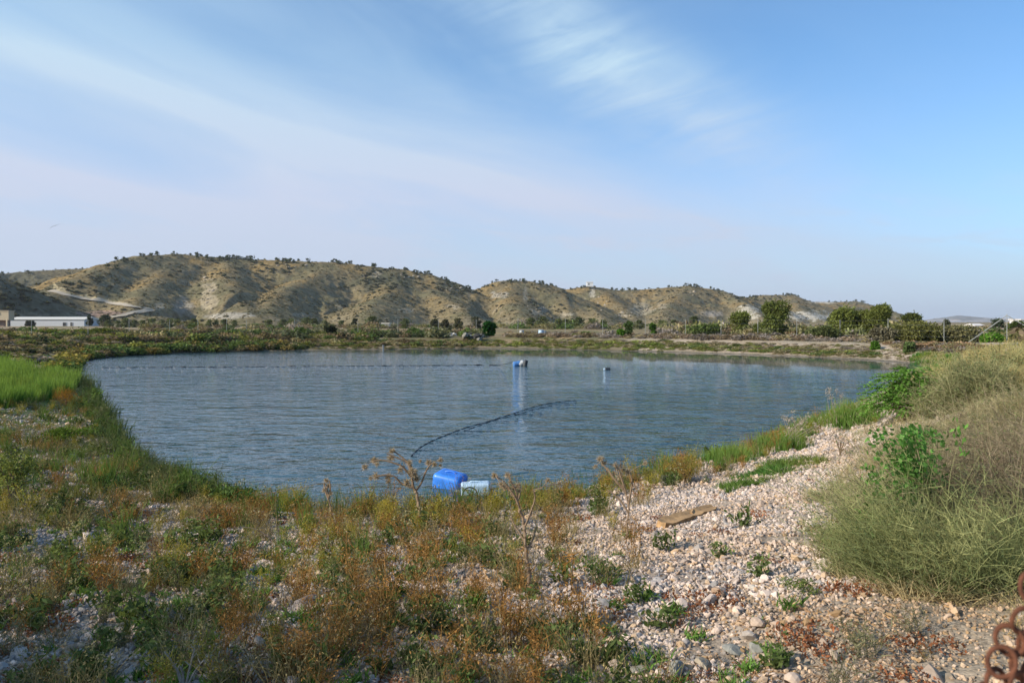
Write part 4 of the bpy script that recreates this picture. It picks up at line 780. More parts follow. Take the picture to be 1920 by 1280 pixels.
# fine dry bushes filling the right bank
def wisp_bush(label, p, rx, ry, rz, n, seed, col, tip, name='dry_bush', wid=0.0035, lean=(-0.35, 0.1), group='wispy dry bushes on the right bank'):
    r = rng(seed); e = empty(name, p, label, 'bush', group)
    # stems fan out from many roots; each carries fine side twigs
    m = n // 12; a = r.uniform(0, 6.28, m); q = np.sqrt(r.uniform(0, 1, m)); bx = np.cos(a) * q * rx * 0.62; by = np.sin(a) * q * ry * 0.62; b = np.c_[bx, by, np.full(m, -0.03)]
    gp = fbm(bx * 2.0 + seed, by * 2.6, seed, 2); kp = (gp > -0.22) | (r.uniform(size=m) < .25); bx, by, q, b, gp = bx[kp], by[kp], q[kp], b[kp], gp[kp]; m = len(bx)
    b[:, 2] = ground_z(p[0] + bx, p[1] + by) - p[2] - 0.03
    d = np.c_[bx / rx * 0.9 + r.normal(0, .35, m) + lean[0], by / ry * 0.9 + r.normal(0, .35, m) + lean[1], np.ones(m)]; Ln = rz * (1.05 - 0.45 * q) * np.exp(r.normal(-0.18, 0.27, m)) * np.clip(0.95 + 0.9 * gp, 0.5, 1.35)
    S1 = blades(b, d, Ln, wid * 1.7, r.uniform(0.1, 0.45, m), np.asarray(col) * r.uniform(0.6, 1.2, (m, 1)), 4, r, np.asarray(tip) * np.ones((m, 3))); P = S1[0].reshape(m, 5, 2, 3).mean(2)
    g = Geo().add(*S1); k = along(P, r, n, 0.18); d2 = np.c_[r.normal(lean[0], 0.8, n), r.normal(lean[1], 0.8, n), r.uniform(-0.2, 1.5, n)]
    fn = ss(fbm(k[:, 0] * 2.2 + seed, k[:, 1] * 2.2 + k[:, 2] * 2, seed, 2), -0.25, 0.35)[:, None]; mixk = np.clip(fn * 0.8 + r.uniform(-.2, .4, size=(n, 1)), 0, 1); cc = np.asarray(tip) * mixk + np.asarray(col) * (1 - mixk)
    g.add(*blades(k, d2, rz * r.uniform(0.06, 0.22, n), wid, r.uniform(0, 0.4, n), cc * r.uniform(0.6, 1.25, (n, 1)), 2, r)); gobj('twigs', g, DRY, e)
    n2 = n // 3; k = along(P, r, n2, 0.1); g = Geo().add(*leaves(k + r.normal(0, 0.02, (n2, 3)), wid * 7, wid * 2, np.array([0.17, 0.21, 0.085]) * r.uniform(0.6, 1.3, (n2, 1)), r)); gobj('foliage', g, LEAF, e)
    return e
OL = (0.15, 0.175, 0.07); TI = (0.36, 0.36, 0.155)
wisp_bush('large wispy grey-green dry bush at the lower right, front of the right bank', at(1800, 1100), 0.62, 0.5, 0.80, 15000, 80, OL, TI)
wisp_bush('straggly olive bush at the left foot of the large front bush', at(1655, 1085), 0.42, 0.34, 0.42, 8000, 94, (0.15, 0.16, 0.07), (0.36, 0.34, 0.16))
wisp_bush('loose straw coloured grass sprawling on gravel left of the dry bushes', at(1600, 930), 0.75, 0.8, 0.26, 6000, 96, (0.24, 0.22, 0.10), (0.42, 0.37, 0.20))
wisp_bush('brown dead bush with dark hollows between the front bush and the right edge', at(1880, 1060), 0.5, 0.5, 0.85, 10000, 95, (0.11, 0.08, 0.05), (0.30, 0.24, 0.15))
wisp_bush('straw coloured dry bush behind the large front bush, carrying the green creeper', at(1760, 985), 0.95, 0.75, 0.74, 20000, 81, (0.20, 0.17, 0.10), (0.40, 0.35, 0.20))
wisp_bush('brownish dry bush at the right edge behind the large front bush', at(1950, 980), 0.9, 0.9, 1.0, 18000, 82, (0.15, 0.105, 0.07), (0.34, 0.27, 0.18))
wisp_bush('pale dry bush at the right edge halfway up the bank', at(1900, 860), 1.1, 1.0, 0.62, 15000, 83, (0.21, 0.18, 0.10), (0.42, 0.36, 0.21))
wisp_bush('pale straw bush just below the big green compound-leaved bush', at(1730, 855), 0.95, 0.8, 0.45, 12000, 84, (0.22, 0.185, 0.10), (0.42, 0.36, 0.20))
wisp_bush('pale grey-green rounded bush right of the compound-leaved bush', at(1815, 755), 0.95, 0.7, 0.72, 14000, 85, (0.19, 0.19, 0.09), (0.36, 0.34, 0.17), wid=0.007)
wisp_bush('yellow dry bush on the crest at the far right', at(1880, 700), 1.3, 0.9, 0.60, 10000, 86, (0.28, 0.24, 0.10), (0.42, 0.36, 0.16), wid=0.010)
wisp_bush('low straw dry bush on the crest above the large front bushes', at(1835, 795), 1.4, 1.2, 0.42, 13000, 91, (0.24, 0.21, 0.11), (0.42, 0.36, 0.20), wid=0.0045)
wisp_bush('low yellowish dry bush at the right edge above the large front bushes', at(1925, 785), 1.3, 1.2, 0.46, 13000, 92, (0.25, 0.21, 0.10), (0.42, 0.36, 0.20), wid=0.0045)
wisp_bush('greenish wispy bush on the left flank of the large front bush', at(1660, 1030), 0.55, 0.5, 0.50, 12000, 93, (0.16, 0.20, 0.07), (0.30, 0.32, 0.13))
def creeper():
    r = rng(88); c0 = at(1760, 1040); e = empty('creeper', c0, 'bright green broad-leaved creeper climbing through the dry bushes on the right bank', 'creeper'); g = Geo(); t = Geo()
    for i in range(130):
        px, py = float(np.clip(r.normal(1700, 38), 1630, 1770)), float(np.clip(r.normal(905, 70), 815, 1010)); px += (900 - py) * 0.22; D = 4.9 + r.uniform(-0.15, 0.6); d = ray(px, py); q = np.array([d[0] * D, D, CAMZ + d[2] * D]) - c0
        n = r.integers(10, 22); cen = q + r.normal(0, 0.035, (n, 3)); g.add(*leaves(cen, r.uniform(0.03, 0.055, n), r.uniform(0.02, 0.034, n), np.array([0.17, 0.35, 0.08]) * r.uniform(0.55, 1.2, (n, 1)), r, 0.6, np.tile([-0.6, -0.4, 0.3], (n, 1))))
        t.add(*tube([(r.normal(0, .08), r.normal(0, .06), 0), q * 0.5 + [0, 0.05, 0.08], q], [0.003, 0.003, 0.002], 4, (0.14, 0.20, 0.07)))
    for px, py in ((1790, 800), (1805, 815), (1720, 985), (1735, 1010), (1690, 1000), (1650, 985)):
        D = 4.9 + r.uniform(-.2, .8); d = ray(px, py); q = np.array([d[0] * D, D, CAMZ + d[2] * D]) - c0; n = 12; cen = q + np.c_[r.normal(0, .02, n), r.normal(0, .02, n), r.uniform(-.14, .06, n)]
        g.add(*leaves(cen, 0.05, 0.022, np.array([0.17, 0.34, 0.07]) * r.uniform(.6, 1.2, (n, 1)), r, 0.2, np.tile([0.1, -0.2, 1.0], (n, 1))))
    gobj('foliage', g, LEAF, e); gobj('stem', t, LEAF, e)
creeper()
for i, (px, py, h) in enumerate([(1592, 800, .62), (1480, 845, .42), (1630, 790, .35), (1380, 868, .34)]):
    r = rng(90 + i); p = at(px, py); n = 420; b = np.c_[r.normal(0, 0.17, n), r.normal(0, 0.12, n), np.full(n, -0.04)]
    g = Geo().add(*blades(b, np.c_[r.normal(0, .14, (n, 2)), np.ones(n)], h * r.uniform(.5, 1.1, n), 0.012, r.uniform(0, .2, n), np.array([0.10, 0.19, 0.035]) * r.uniform(.6, 1.3, (n, 1)), 3, r, np.array([.17, .26, .06]) * np.ones((n, 3))))
    tag(gobj('reed_clump', g, LEAF, loc=p), ['tallest green reed clump on the right shore, in front of the compound-leaved bush', 'short reed clump on the right shore left of the tallest one', 'low reed clump at the foot of the compound-leaved bush', 'leftmost low reed clump of the right shore'][i], 'reeds', 'reed clumps on the right shore')
# faint dry umbels standing on the right shore
for i, (px, py, tx, ty) in enumerate([(1490, 838, 1478, 782), (1570, 800, 1560, 742), (1450, 850, 1520, 790)]):
    r = rng(95 + i); p = at(px, py); D = p[1]; g = Geo(); heads_ = []; top = np.array([(tx - px) / FPX * D, 0, (py - ty) / FPX * D])
    for k in range(9):
        q = top * r.uniform(0.8, 1.05) + r.normal(0, 0.11, 3) * [1, 1, .7]; m_ = q * 0.5 + r.normal(0, 0.03, 3); g.add(*tube([(0, 0, -.03), m_, q], [0.006, 0.004, 0.003], 4, (0.36, 0.29, 0.22)))
        c = q + r.normal(0, 0.03, (26, 3)); heads_.append(Geo().add(*leaves(c, 0.03, 0.015, np.array([0.42, 0.36, 0.29]) * r.uniform(.7, 1.1, (26, 1)), r)))
    e = empty('dry_umbel', p, ['pale dry umbel plant on the right shore, left of the reed clump', 'pinkish dry umbel behind the tallest reed clump', 'smallest dry umbel leaning over the water on the right shore'][i], 'dry plant'); gobj('stalk', g, DRY, e); [gobj('seed_head', q_, DRY, e) for q_ in heads_]

# ------------------------------------------------------------------ the tall dry thistles
def thistle(label, D, base, stalk, branches, heads, seed, wpx=8.0, col=(0.33, 0.235, 0.155)):
    r = rng(seed); p0 = at(*base); D = p0[1]
    def w(px, py, dy=0.0): return np.array([(px - 960) / FPX * (D + dy), D + dy, CAMZ - (py - HOR) / FPX * (D + dy)]) - p0
    e = empty('dry_thistle', p0, label, 'thistle', 'tall dry thistles on the near bank')
    g = Geo(); P = catmull(np.array([w(*q) for q in stalk]), 4, False); P[0, 2] -= 0.04; R = np.linspace(wpx, wpx * 0.35, len(P)) / FPX * D * 0.5
    P[1:-1] += r.normal(0, 0.004, P[1:-1].shape); g.add(*tube(P, R * r.uniform(0.85, 1.2, len(P)), 8, col)); 
    n = 260; k = r.integers(0, len(P) - 1, n); f = r.uniform(0, 1, n)[:, None]; b = P[k] * (1 - f) + P[k + 1] * f
    g.add(*blades(b, np.c_[r.normal(0, 1, (n, 2)), r.normal(0.2, .6, n)], r.uniform(0.012, 0.035, n), 0.006, 0.1, np.asarray(col) * r.uniform(.7, 1.3, (n, 1)), 1, r)); gobj('stem', g, DRY, e)
    bg_ = Geo(); tips = []
    for br in branches:
        dy = r.uniform(-0.12, 0.12); q = [w(br[0][0], br[0][1])] + [w(x, y, dy * (j + 1) / len(br)) for j, (x, y) in enumerate(br[1:])]; q = catmull(np.array(q), 4, False)
        bg_.add(*tube(q, np.linspace(2.2, 1.1, len(q)) / FPX * D, 5, np.asarray(col) * 0.95)); m = 60; k = r.integers(0, len(q) - 1, m)
        bg_.add(*blades(q[k], np.c_[r.normal(0, 1, (m, 2)), r.normal(0.1, .8, m)], r.uniform(0.01, 0.03, m), 0.004, 0.1, np.asarray(col) * r.uniform(.8, 1.3, (m, 1)), 1, r)); tips.append(q[-1])
    gobj('branches', bg_, DRY, e)
    for (hx, hy, hr) in heads:
        c = w(hx, hy, r.uniform(-0.1, 0.1)); rad = hr / FPX * D; n = 150; u = unit(r.normal(size=(n, 3))); h = Geo()
        h.add(*blades(c + u * rad * 0.25, u + r.normal(0, .25, (n, 3)), rad * r.uniform(0.5, 1.15, n), rad * 0.14, 0.1, np.array([0.46, 0.36, 0.24]) * r.uniform(0.6, 1.2, (n, 1)), 1, r))
        near = min(tips, key=lambda t: np.linalg.norm(t - c)); h.add(*tube([near, (near + c) / 2 + r.normal(0, .01, 3), c], 0.0025, 4, col)); gobj('seed_head', h, DRY, e)
thistle('tall bent dry thistle at the water edge, left of the floating blue canister', 9, (792, 990), [(792, 990), (786, 955), (782, 925), (776, 915), (771, 893)],
 [[(776, 915), (771, 890), (765, 868), (745, 858), (725, 850)], [(776, 915), (752, 905), (740, 893), (722, 890), (705, 893)], [(771, 893), (768, 875), (763, 865), (745, 850), (735, 845)],
  [(780, 920), (790, 905), (798, 885), (806, 872), (815, 868)], [(771, 893), (755, 875), (740, 868), (715, 862), (700, 864)], [(771, 893), (772, 880), (768, 868), (755, 860)]],
 [(684, 875, 7), (702, 862, 8), (707, 870, 5), (735, 845, 7), (733, 858, 8), (768, 867, 6), (776, 887, 9), (781, 897, 8), (763, 905, 8), (728, 893, 8), (705, 892, 8), (695, 896, 5), (729, 903, 6), (750, 880, 7), (804, 866, 7), (815, 870, 6), (826, 862, 6), (826, 872, 4), (788, 864, 4), (772, 882, 8)], 201)
thistle('tall dry thistle standing on gravel in the middle of the near bank', 6, (993, 1112), [(993, 1112), (992, 1090), (988, 1050), (986, 1020), (983, 990), (978, 965), (970, 940), (955, 920), (945, 908)],
 [[(986, 1020), (975, 1000), (965, 985), (958, 970)], [(983, 990), (995, 960), (1003, 935), (1000, 918)], [(978, 965), (968, 935), (955, 915), (945, 903), (930, 892)], [(970, 940), (968, 920), (958, 903), (955, 890)], [(970, 940), (975, 925), (975, 912)], [(988, 1030), (1000, 1010), (1006, 985)]],
 [(927, 891, 7), (952, 890, 7), (941, 908, 8), (957, 903, 5), (972, 910, 7), (973, 920, 5), (1027, 900, 6), (1049, 906, 6), (962, 915, 5), (945, 914, 6)], 202, 7.5)
thistle('slender dry thistle on the right part of the near bank', 7, (1175, 1012), [(1175, 1012), (1176, 985), (1178, 950), (1175, 925), (1160, 905)],
 [[(1175, 925), (1150, 895), (1140, 880), (1128, 870)], [(1175, 925), (1165, 895), (1160, 880), (1153, 872)], [(1178, 950), (1183, 920), (1185, 900), (1180, 885)], [(1178, 960), (1165, 940), (1150, 925), (1140, 918)]],
 [(1126, 860, 8), (1116, 874, 5), (1133, 868, 6), (1153, 871, 5), (1152, 887, 6), (1160, 893, 4), (1178, 884, 7), (1170, 880, 4), (1210, 868, 5)], 203, 4.5)
thistle('short upright dry thistle at the near shore left of centre', 9, (622, 985), [(622, 985), (621, 960), (616, 935), (613, 912)],
 [[(616, 935), (610, 920), (608, 905)], [(616, 935), (619, 920), (618, 900)]], [(612, 900, 6), (616, 910, 6), (608, 918, 5), (620, 925, 5), (478, 928, 0.1)], 204, 5)

# ------------------------------------------------------------------ far banks: scrub, fence, trees
def far_scrub():
    r = rng(301); g = Geo()
    def band(n, fn, rad, cols, zmax=1.0, flat=0.7):
        px, py = fn(r, n); P = ats(px, py, 10, 330); k = (P[:, 2] > 0.03); P = P[k]; m = len(P); c = np.array(cols); cc = c[r.integers(0, len(c), m)] * r.uniform(0.9, 1.7, (m, 1))
        s = rad * np.exp(r.normal(0, 0.3, m)); kk = r.integers(0, 6, m); rot = r.uniform(0, 6.28, m); S3 = np.c_[s * 1.25, s * 1.25, s * flat]
        for j in range(6):
            q = kk == j
            if q.any(): g.add(*scatter(CLUMP[j], P[q], rot[q], S3[q], cc[q]))
    YG = (0.145, 0.15, 0.045); GR = (0.085, 0.12, 0.04); OG = (0.17, 0.13, 0.05); BR = (0.17, 0.13, 0.085); DK = (0.06, 0.07, 0.04); PU = (0.21, 0.18, 0.16); ST = (0.25, 0.21, 0.12)
    band(500, line_px([(150, 676), (170, 664), (260, 658), (400, 653), (560, 650)], 12, 4), 0.44, [YG, GR, OG, GR, DK, BR, GR], flat=0.8)
    band(200, line_px([(110, 690), (150, 668), (200, 660)], 14, 5), 0.40, [YG, OG, (0.22, 0.18, 0.05), GR])
    band(330, poly_px([(-40, 640), (700, 636), (700, 645), (560, 650), (200, 655), (100, 680), (-40, 685)]), 0.42, [BR, ST, GR, DK, BR, YG, PU], flat=0.45)
    band(520, poly_px([(-40, 618), (700, 622), (700, 640), (-40, 642)]), 0.6, [GR, YG, BR, DK, ST, BR], flat=0.8)
    band(240, poly_px([(380, 624), (900, 624), (900, 633), (380, 633)]), 0.6, [DK, GR, BR, (0.12, 0.12, 0.07)], flat=0.9)
    band(260, poly_px([(560, 640), (900, 640), (900, 648), (560, 650)]), 0.38, [YG, GR, BR, ST], flat=0.6)
    band(360, poly_px([(900, 638), (1250, 640), (1500, 652), (1640, 662), (1640, 670), (1300, 656), (900, 649)]), 0.28, [YG, GR, ST, (0.20, 0.22, 0.06)], flat=0.5)
    band(420, poly_px([(950, 624), (1250, 628), (1640, 636), (1640, 642), (1250, 635), (950, 632)]), 0.42, [PU, BR, PU, (0.24, 0.18, 0.13), ST], flat=0.75)
    band(230, poly_px([(1230, 622), (1700, 628), (1700, 634), (1230, 630)]), 0.85, [BR, (0.18, 0.17, 0.08), PU, (0.15, 0.16, 0.07), ST], flat=1.15)
    band(160, poly_px([(1640, 640), (1880, 650), (1800, 662), (1700, 655)]), 0.35, [BR, (0.26, 0.17, 0.10), PU, ST], flat=0.5)
    band(260, poly_px([(1700, 615), (1990, 618), (1990, 645), (1700, 636)]), 0.7, [(0.15, 0.14, 0.06), BR, GR, ST, PU], flat=0.9)
    band(300, poly_px([(230, 608), (1400, 608), (1400, 617), (230, 617)]), 1.3, [GR, BR, (0.13, 0.13, 0.07), (0.18, 0.16, 0.08), PU], flat=0.8)
    band(700, poly_px([(1200, 643), (1640, 655), (1860, 655), (1760, 680), (1640, 672), (1300, 658)]), 0.13, [ST, (0.30, 0.25, 0.18), (0.36, 0.31, 0.25), YG, BR], flat=0.5)
    band(900, poly_px([(980, 634), (1640, 648), (1640, 664), (980, 646)]), 0.17, [ST, PU, YG, BR, (0.32, 0.27, 0.2)], flat=0.5)
    band(300, poly_px([(560, 646), (900, 646), (900, 652), (560, 655)]), 0.16, [ST, BR, YG, GR], flat=0.5)
    band(200, poly_px([(900, 640), (1290, 645), (1600, 660), (1290, 660), (900, 650)]), 0.22, [(0.16, 0.20, 0.05), YG], flat=0.5)
    tag(gobj('bank_scrub', g, LEAF), 'mixed olive, brown and yellow scrub covering the far banks and fields', 'scrub', kind='stuff')
far_scrub()

def tree_proto(seed, H, Rx, col, n=5200, ls=0.13, trunk_h=0.28, dens=0.62, lumps=16, barkc=(0.16, 0.12, 0.08)):
    r = rng(seed); c = []
    for i in range(lumps):
        a = r.uniform(0, 6.28); q = math.sqrt(r.uniform(0, 1)); z = r.uniform(0.12, 0.88); w = math.sin(math.pi * min(max(z, 0.12), 0.97)**0.8) ; c.append((math.cos(a) * q * Rx * 0.72 * (0.45 + 0.55 * w), math.sin(a) * q * Rx * 0.72 * (0.45 + 0.55 * w), H * z))
    c = np.array(c); rad_ = r.uniform(0.24, 0.52, lumps) * Rx; c[:, 2] = np.minimum(c[:, 2], H - rad_ * .85); c[0] = (0, 0, H - rad_[0] * .85); c[1] = (0.3 * Rx, 0, H * .14); c[2] = (-0.3 * Rx, 0, H * .16); rad = rad_; k = r.integers(0, lumps, n); u = unit(r.normal(size=(n, 3)))
    q = r.uniform(dens, 1.08, n)[:, None] * (1 + 0.5 * noise(u[:, 0] * 3 + k * 1.7, u[:, 1] * 3 + u[:, 2] * 3, seed))[:, None]; pos = c[k] + u * q * rad[k][:, None] * np.array([1, 1, 0.85]); pos[:, 2] = np.maximum(pos[:, 2], 0.03 * H)
    cc = np.asarray(col) * r.uniform(0.5, 1.4, (n, 1)) * r.uniform(0.75, 1.25, (lumps, 1))[k]; gl = Geo().add(*leaves(pos, ls * r.uniform(.7, 1.4, n), ls * .55, cc, r, 0.2))
    t = Geo().add(*tube([(0, 0, -0.2), (0.03 * Rx, 0.02, H * 0.25), (-0.02, 0.03, H * 0.5), (0.0, 0, H * 0.8)], [H * .035, H * .028, H * .018, H * .006], 8, barkc))
    for i in range(lumps): t.add(*tube([(0, 0, H * 0.15 + c[i, 2] * 0.25), c[i] * 0.55 + r.normal(0, .05 * Rx, 3), c[i]], [H * .014, H * .009, H * .003], 5, barkc))
    return gl, t
TREES = {}
def tree(name, label, cat, px, D, top, width, col, seed, group=None, variant=None, n=5200, base_z=None):
    """top: image row of its top; width in px. Geometry in metres at its own distance"""
    x = (px - 960) / FPX * D; z = ground_z(np.array([x]), np.array([D]))[0] if base_z is None else base_z
    H = CAMZ + (HOR - top) / FPX * D - z; Rx = width * 1.12 / 2 / FPX * D
    gl, t = tree_proto(seed, H, Rx, col, n=int(n * 1.1), ls=0.13 + 0.0014 * D)
    e = empty(name, (x, D, z), label, cat, group); gobj('crown', gl, LEAF, e); gobj('trunk', t, BARK, e); return e
G1 = (0.15, 0.175, 0.045); G2 = (0.11, 0.13, 0.04); G3 = (0.12, 0.20, 0.035)
tree('tree', 'tallest dark olive-green tree behind the fence, in front of the pale cliff', 'tree', 1448, 80, 563, 62, (0.13, 0.155, 0.042), 401, 'trees behind the right hand fence', n=8000)
tree('tree', 'small rounded tree left of the tallest tree behind the fence', 'tree', 1392, 84, 584, 48, G1, 402, 'trees behind the right hand fence')
tree('tree', 'rounded olive-green tree on the left of the pair right of the pale slope', 'tree', 1587, 74, 573, 62, G1, 403, 'trees behind the right hand fence', n=7000)
tree('tree', 'broad olive-green tree on the right of the pair right of the pale slope', 'tree', 1648, 72, 571, 70, (0.15, 0.17, 0.045), 404, 'trees behind the right hand fence', n=8000)
tree('tree', 'dark topped tree rising behind the broad round bush on the right', 'tree', 1711, 76, 587, 44, G2, 405, 'trees behind the right hand fence')
tree('broad_bush', 'broad yellowish green round bush behind the bare bank at the far right', 'bush', 1712, 62, 604, 92, (0.17, 0.17, 0.055), 406, n=7000)
tree('bush', 'brown-green bush right of the broad round bush', 'bush', 1790, 62, 612, 80, (0.18, 0.165, 0.075), 407, 'bushes behind the right hand fence')
tree('bush', 'grey-green thin bush left of the broad round bush', 'bush', 1655, 62, 615, 50, (0.17, 0.155, 0.10), 408, 'bushes behind the right hand fence')
tree('bush', 'green bush below the pair of trees, left side', 'bush', 1548, 68, 612, 56, (0.11, 0.13, 0.05), 409, 'bushes behind the right hand fence')
tree('bush', 'reedy green bush behind the fence, left of the small rounded tree', 'bush', 1318, 82, 608, 60, (0.11, 0.15, 0.045), 410, 'bushes behind the right hand fence')
tree('bush', 'bright green bush near the fence corner brace', 'bush', 1858, 50, 625, 34, (0.11, 0.23, 0.03), 411)
tree('tree', 'bluish dark tree in front of the distant mountains', 'tree', 1874, 120, 597, 26, (0.06, 0.08, 0.045), 412, n=3000)
tree('tree', 'green tree at the right edge behind the fence corner', 'tree', 1908, 80, 603, 38, (0.08, 0.11, 0.03), 413, n=4000)
tree('tree', 'small faint tree before the distant mountains, near the white house', 'tree', 1772, 150, 599, 18, (0.10, 0.11, 0.06), 414, n=2000)
tree('dark_bush', 'deep green rounded bush on the far bank, centre, casting a dark shadow', 'bush', 917, 83, 603, 30, (0.022, 0.085, 0.014), 415, n=5000)
tree('yellow_bush', 'yellow-green bush beside the deep green bush on the far bank', 'bush', 893, 81, 621, 24, (0.22, 0.21, 0.04), 416, n=2200)
small = [(1098, 79, 622, 16, G3, 'small bright green shrub on the far bank, left of the taller pair'), (1143, 80, 620, 18, (0.13, 0.19, 0.04), 'yellowish green shrub on the far bank between two bright ones'), (1165, 77, 618, 18, (0.085, 0.19, 0.02), 'rounded bright green shrub below the tall shrub on the far bank'),
 (1178, 82, 602, 18, (0.08, 0.12, 0.04), 'tall dark green shrub by the far fence'), (1222, 81, 606, 16, (0.09, 0.17, 0.03), 'upright bright green shrub by the far fence, right of the tall dark one'), (1640, 56, 640, 18, (0.10, 0.20, 0.03), 'small bright green shrub on the bare bank below the thin grey-green bush'),
 (1706, 52, 641, 20, (0.12, 0.17, 0.06), 'small sage green shrub on the bare bank below the broad round bush'), (1040, 80, 626, 12, (0.14, 0.19, 0.05), 'tiny green shrub right of the white buckets on the far bank'), (1078, 80, 627, 12, (0.13, 0.17, 0.05), 'tiny green shrub left of the bright far bank shrubs'),
 (620, 84, 610, 26, (0.05, 0.06, 0.035), 'dark shrub by the far fence in the left half'), (492, 86, 620, 44, (0.085, 0.075, 0.055), 'low dark brownish shrub in the left half of the far bank'), (548, 86, 621, 46, (0.10, 0.09, 0.065), 'low brown-grey shrub right of the low dark brownish one'),
 (50, 62, 633, 30, (0.05, 0.06, 0.03), 'dark low shrub on the left terraces'), (58, 50, 656, 18, (0.06, 0.065, 0.035), 'small dark round shrub on the bare patch at the left'), (300, 82, 622, 60, (0.075, 0.065, 0.05), 'long dark purple-brown shrub on the left part of the far bank'),
 (150, 84, 618, 60, (0.11, 0.135, 0.03), 'bright olive shrub below the long white building'), (90, 84, 618, 44, (0.11, 0.14, 0.03), 'olive shrub below the left end of the long white building'), (192, 88, 616, 40, (0.12, 0.14, 0.03), 'olive shrub below the right end of the long white building')]
for i, (px, D, top, w, col, lab) in enumerate(small): tree('shrub', lab, 'shrub', px, D, top, w, col, 430 + i, 'shrubs on the far bank', n=1500)
# field trees and orchard
ft = [(195, 300, 590, 24, (0.045, 0.06, 0.03), 'dark dense tree at the right end of the long white building'), (168, 310, 589, 11, (0.05, 0.065, 0.035), 'small palm-like tree behind the corner of the long white building'),
      (56, 300, 601, 16, (0.06, 0.065, 0.045), 'small dark tree in front of the long white building'), (893, 150, 593, 22, (0.085, 0.09, 0.06), 'grey-green tree left of the deep green bush'), (815, 170, 597, 18, (0.08, 0.085, 0.045), 'olive tree left of centre in the far field'),
      (835, 170, 598, 16, (0.09, 0.085, 0.05), 'brownish tree left of centre beside the olive tree'), (860, 165, 596, 18, (0.10, 0.10, 0.05), 'pale olive tree left of the grey-green tree'), (665, 200, 597, 12, (0.05, 0.06, 0.03), 'small dark tree at the foot of the hill, left of the white hut')]
for i, (px, D, top, w, col, lab) in enumerate(ft): tree('field_tree', lab, 'tree', px, D, top, w, col, 460 + i, 'trees in the far field', n=1200)
r_ = rng(480); ol = [tree_proto(481 + j, 3.0, 2.2, (0.115, 0.135, 0.055), n=700, ls=0.5, lumps=9) for j in range(3)]
olm = [(mesh('crown', *g.merged()), mesh('trunk', *t.merged())) for g, t in ol]
opx = [205, 222, 238, 252, 268, 285, 302, 318, 335, 366, 392, 404, 420, 440, 505, 530, 545, 575, 590, 610, 640, 700, 760, 995, 1015, 1048, 1062, 1085, 1110, 1130, 1200, 1240, 1265, 1300]
for i, px in enumerate(opx):
    D = (235 if px < 650 else 190) + r_.uniform(-12, 12); x = (px - 960) / FPX * D; j = i % 3
    e = empty('olive_tree', (x, D, ground_z(np.array([x]), np.array([D]))[0]), 'small round olive tree in the row at the foot of the hills', 'tree', 'orchard trees in a row below the hills', rotz=r_.uniform(0, 6), scale=r_.uniform(0.65, 1.05))
    link('crown', olm[j][0], LEAF, e); link('trunk', olm[j][1], BARK, e)

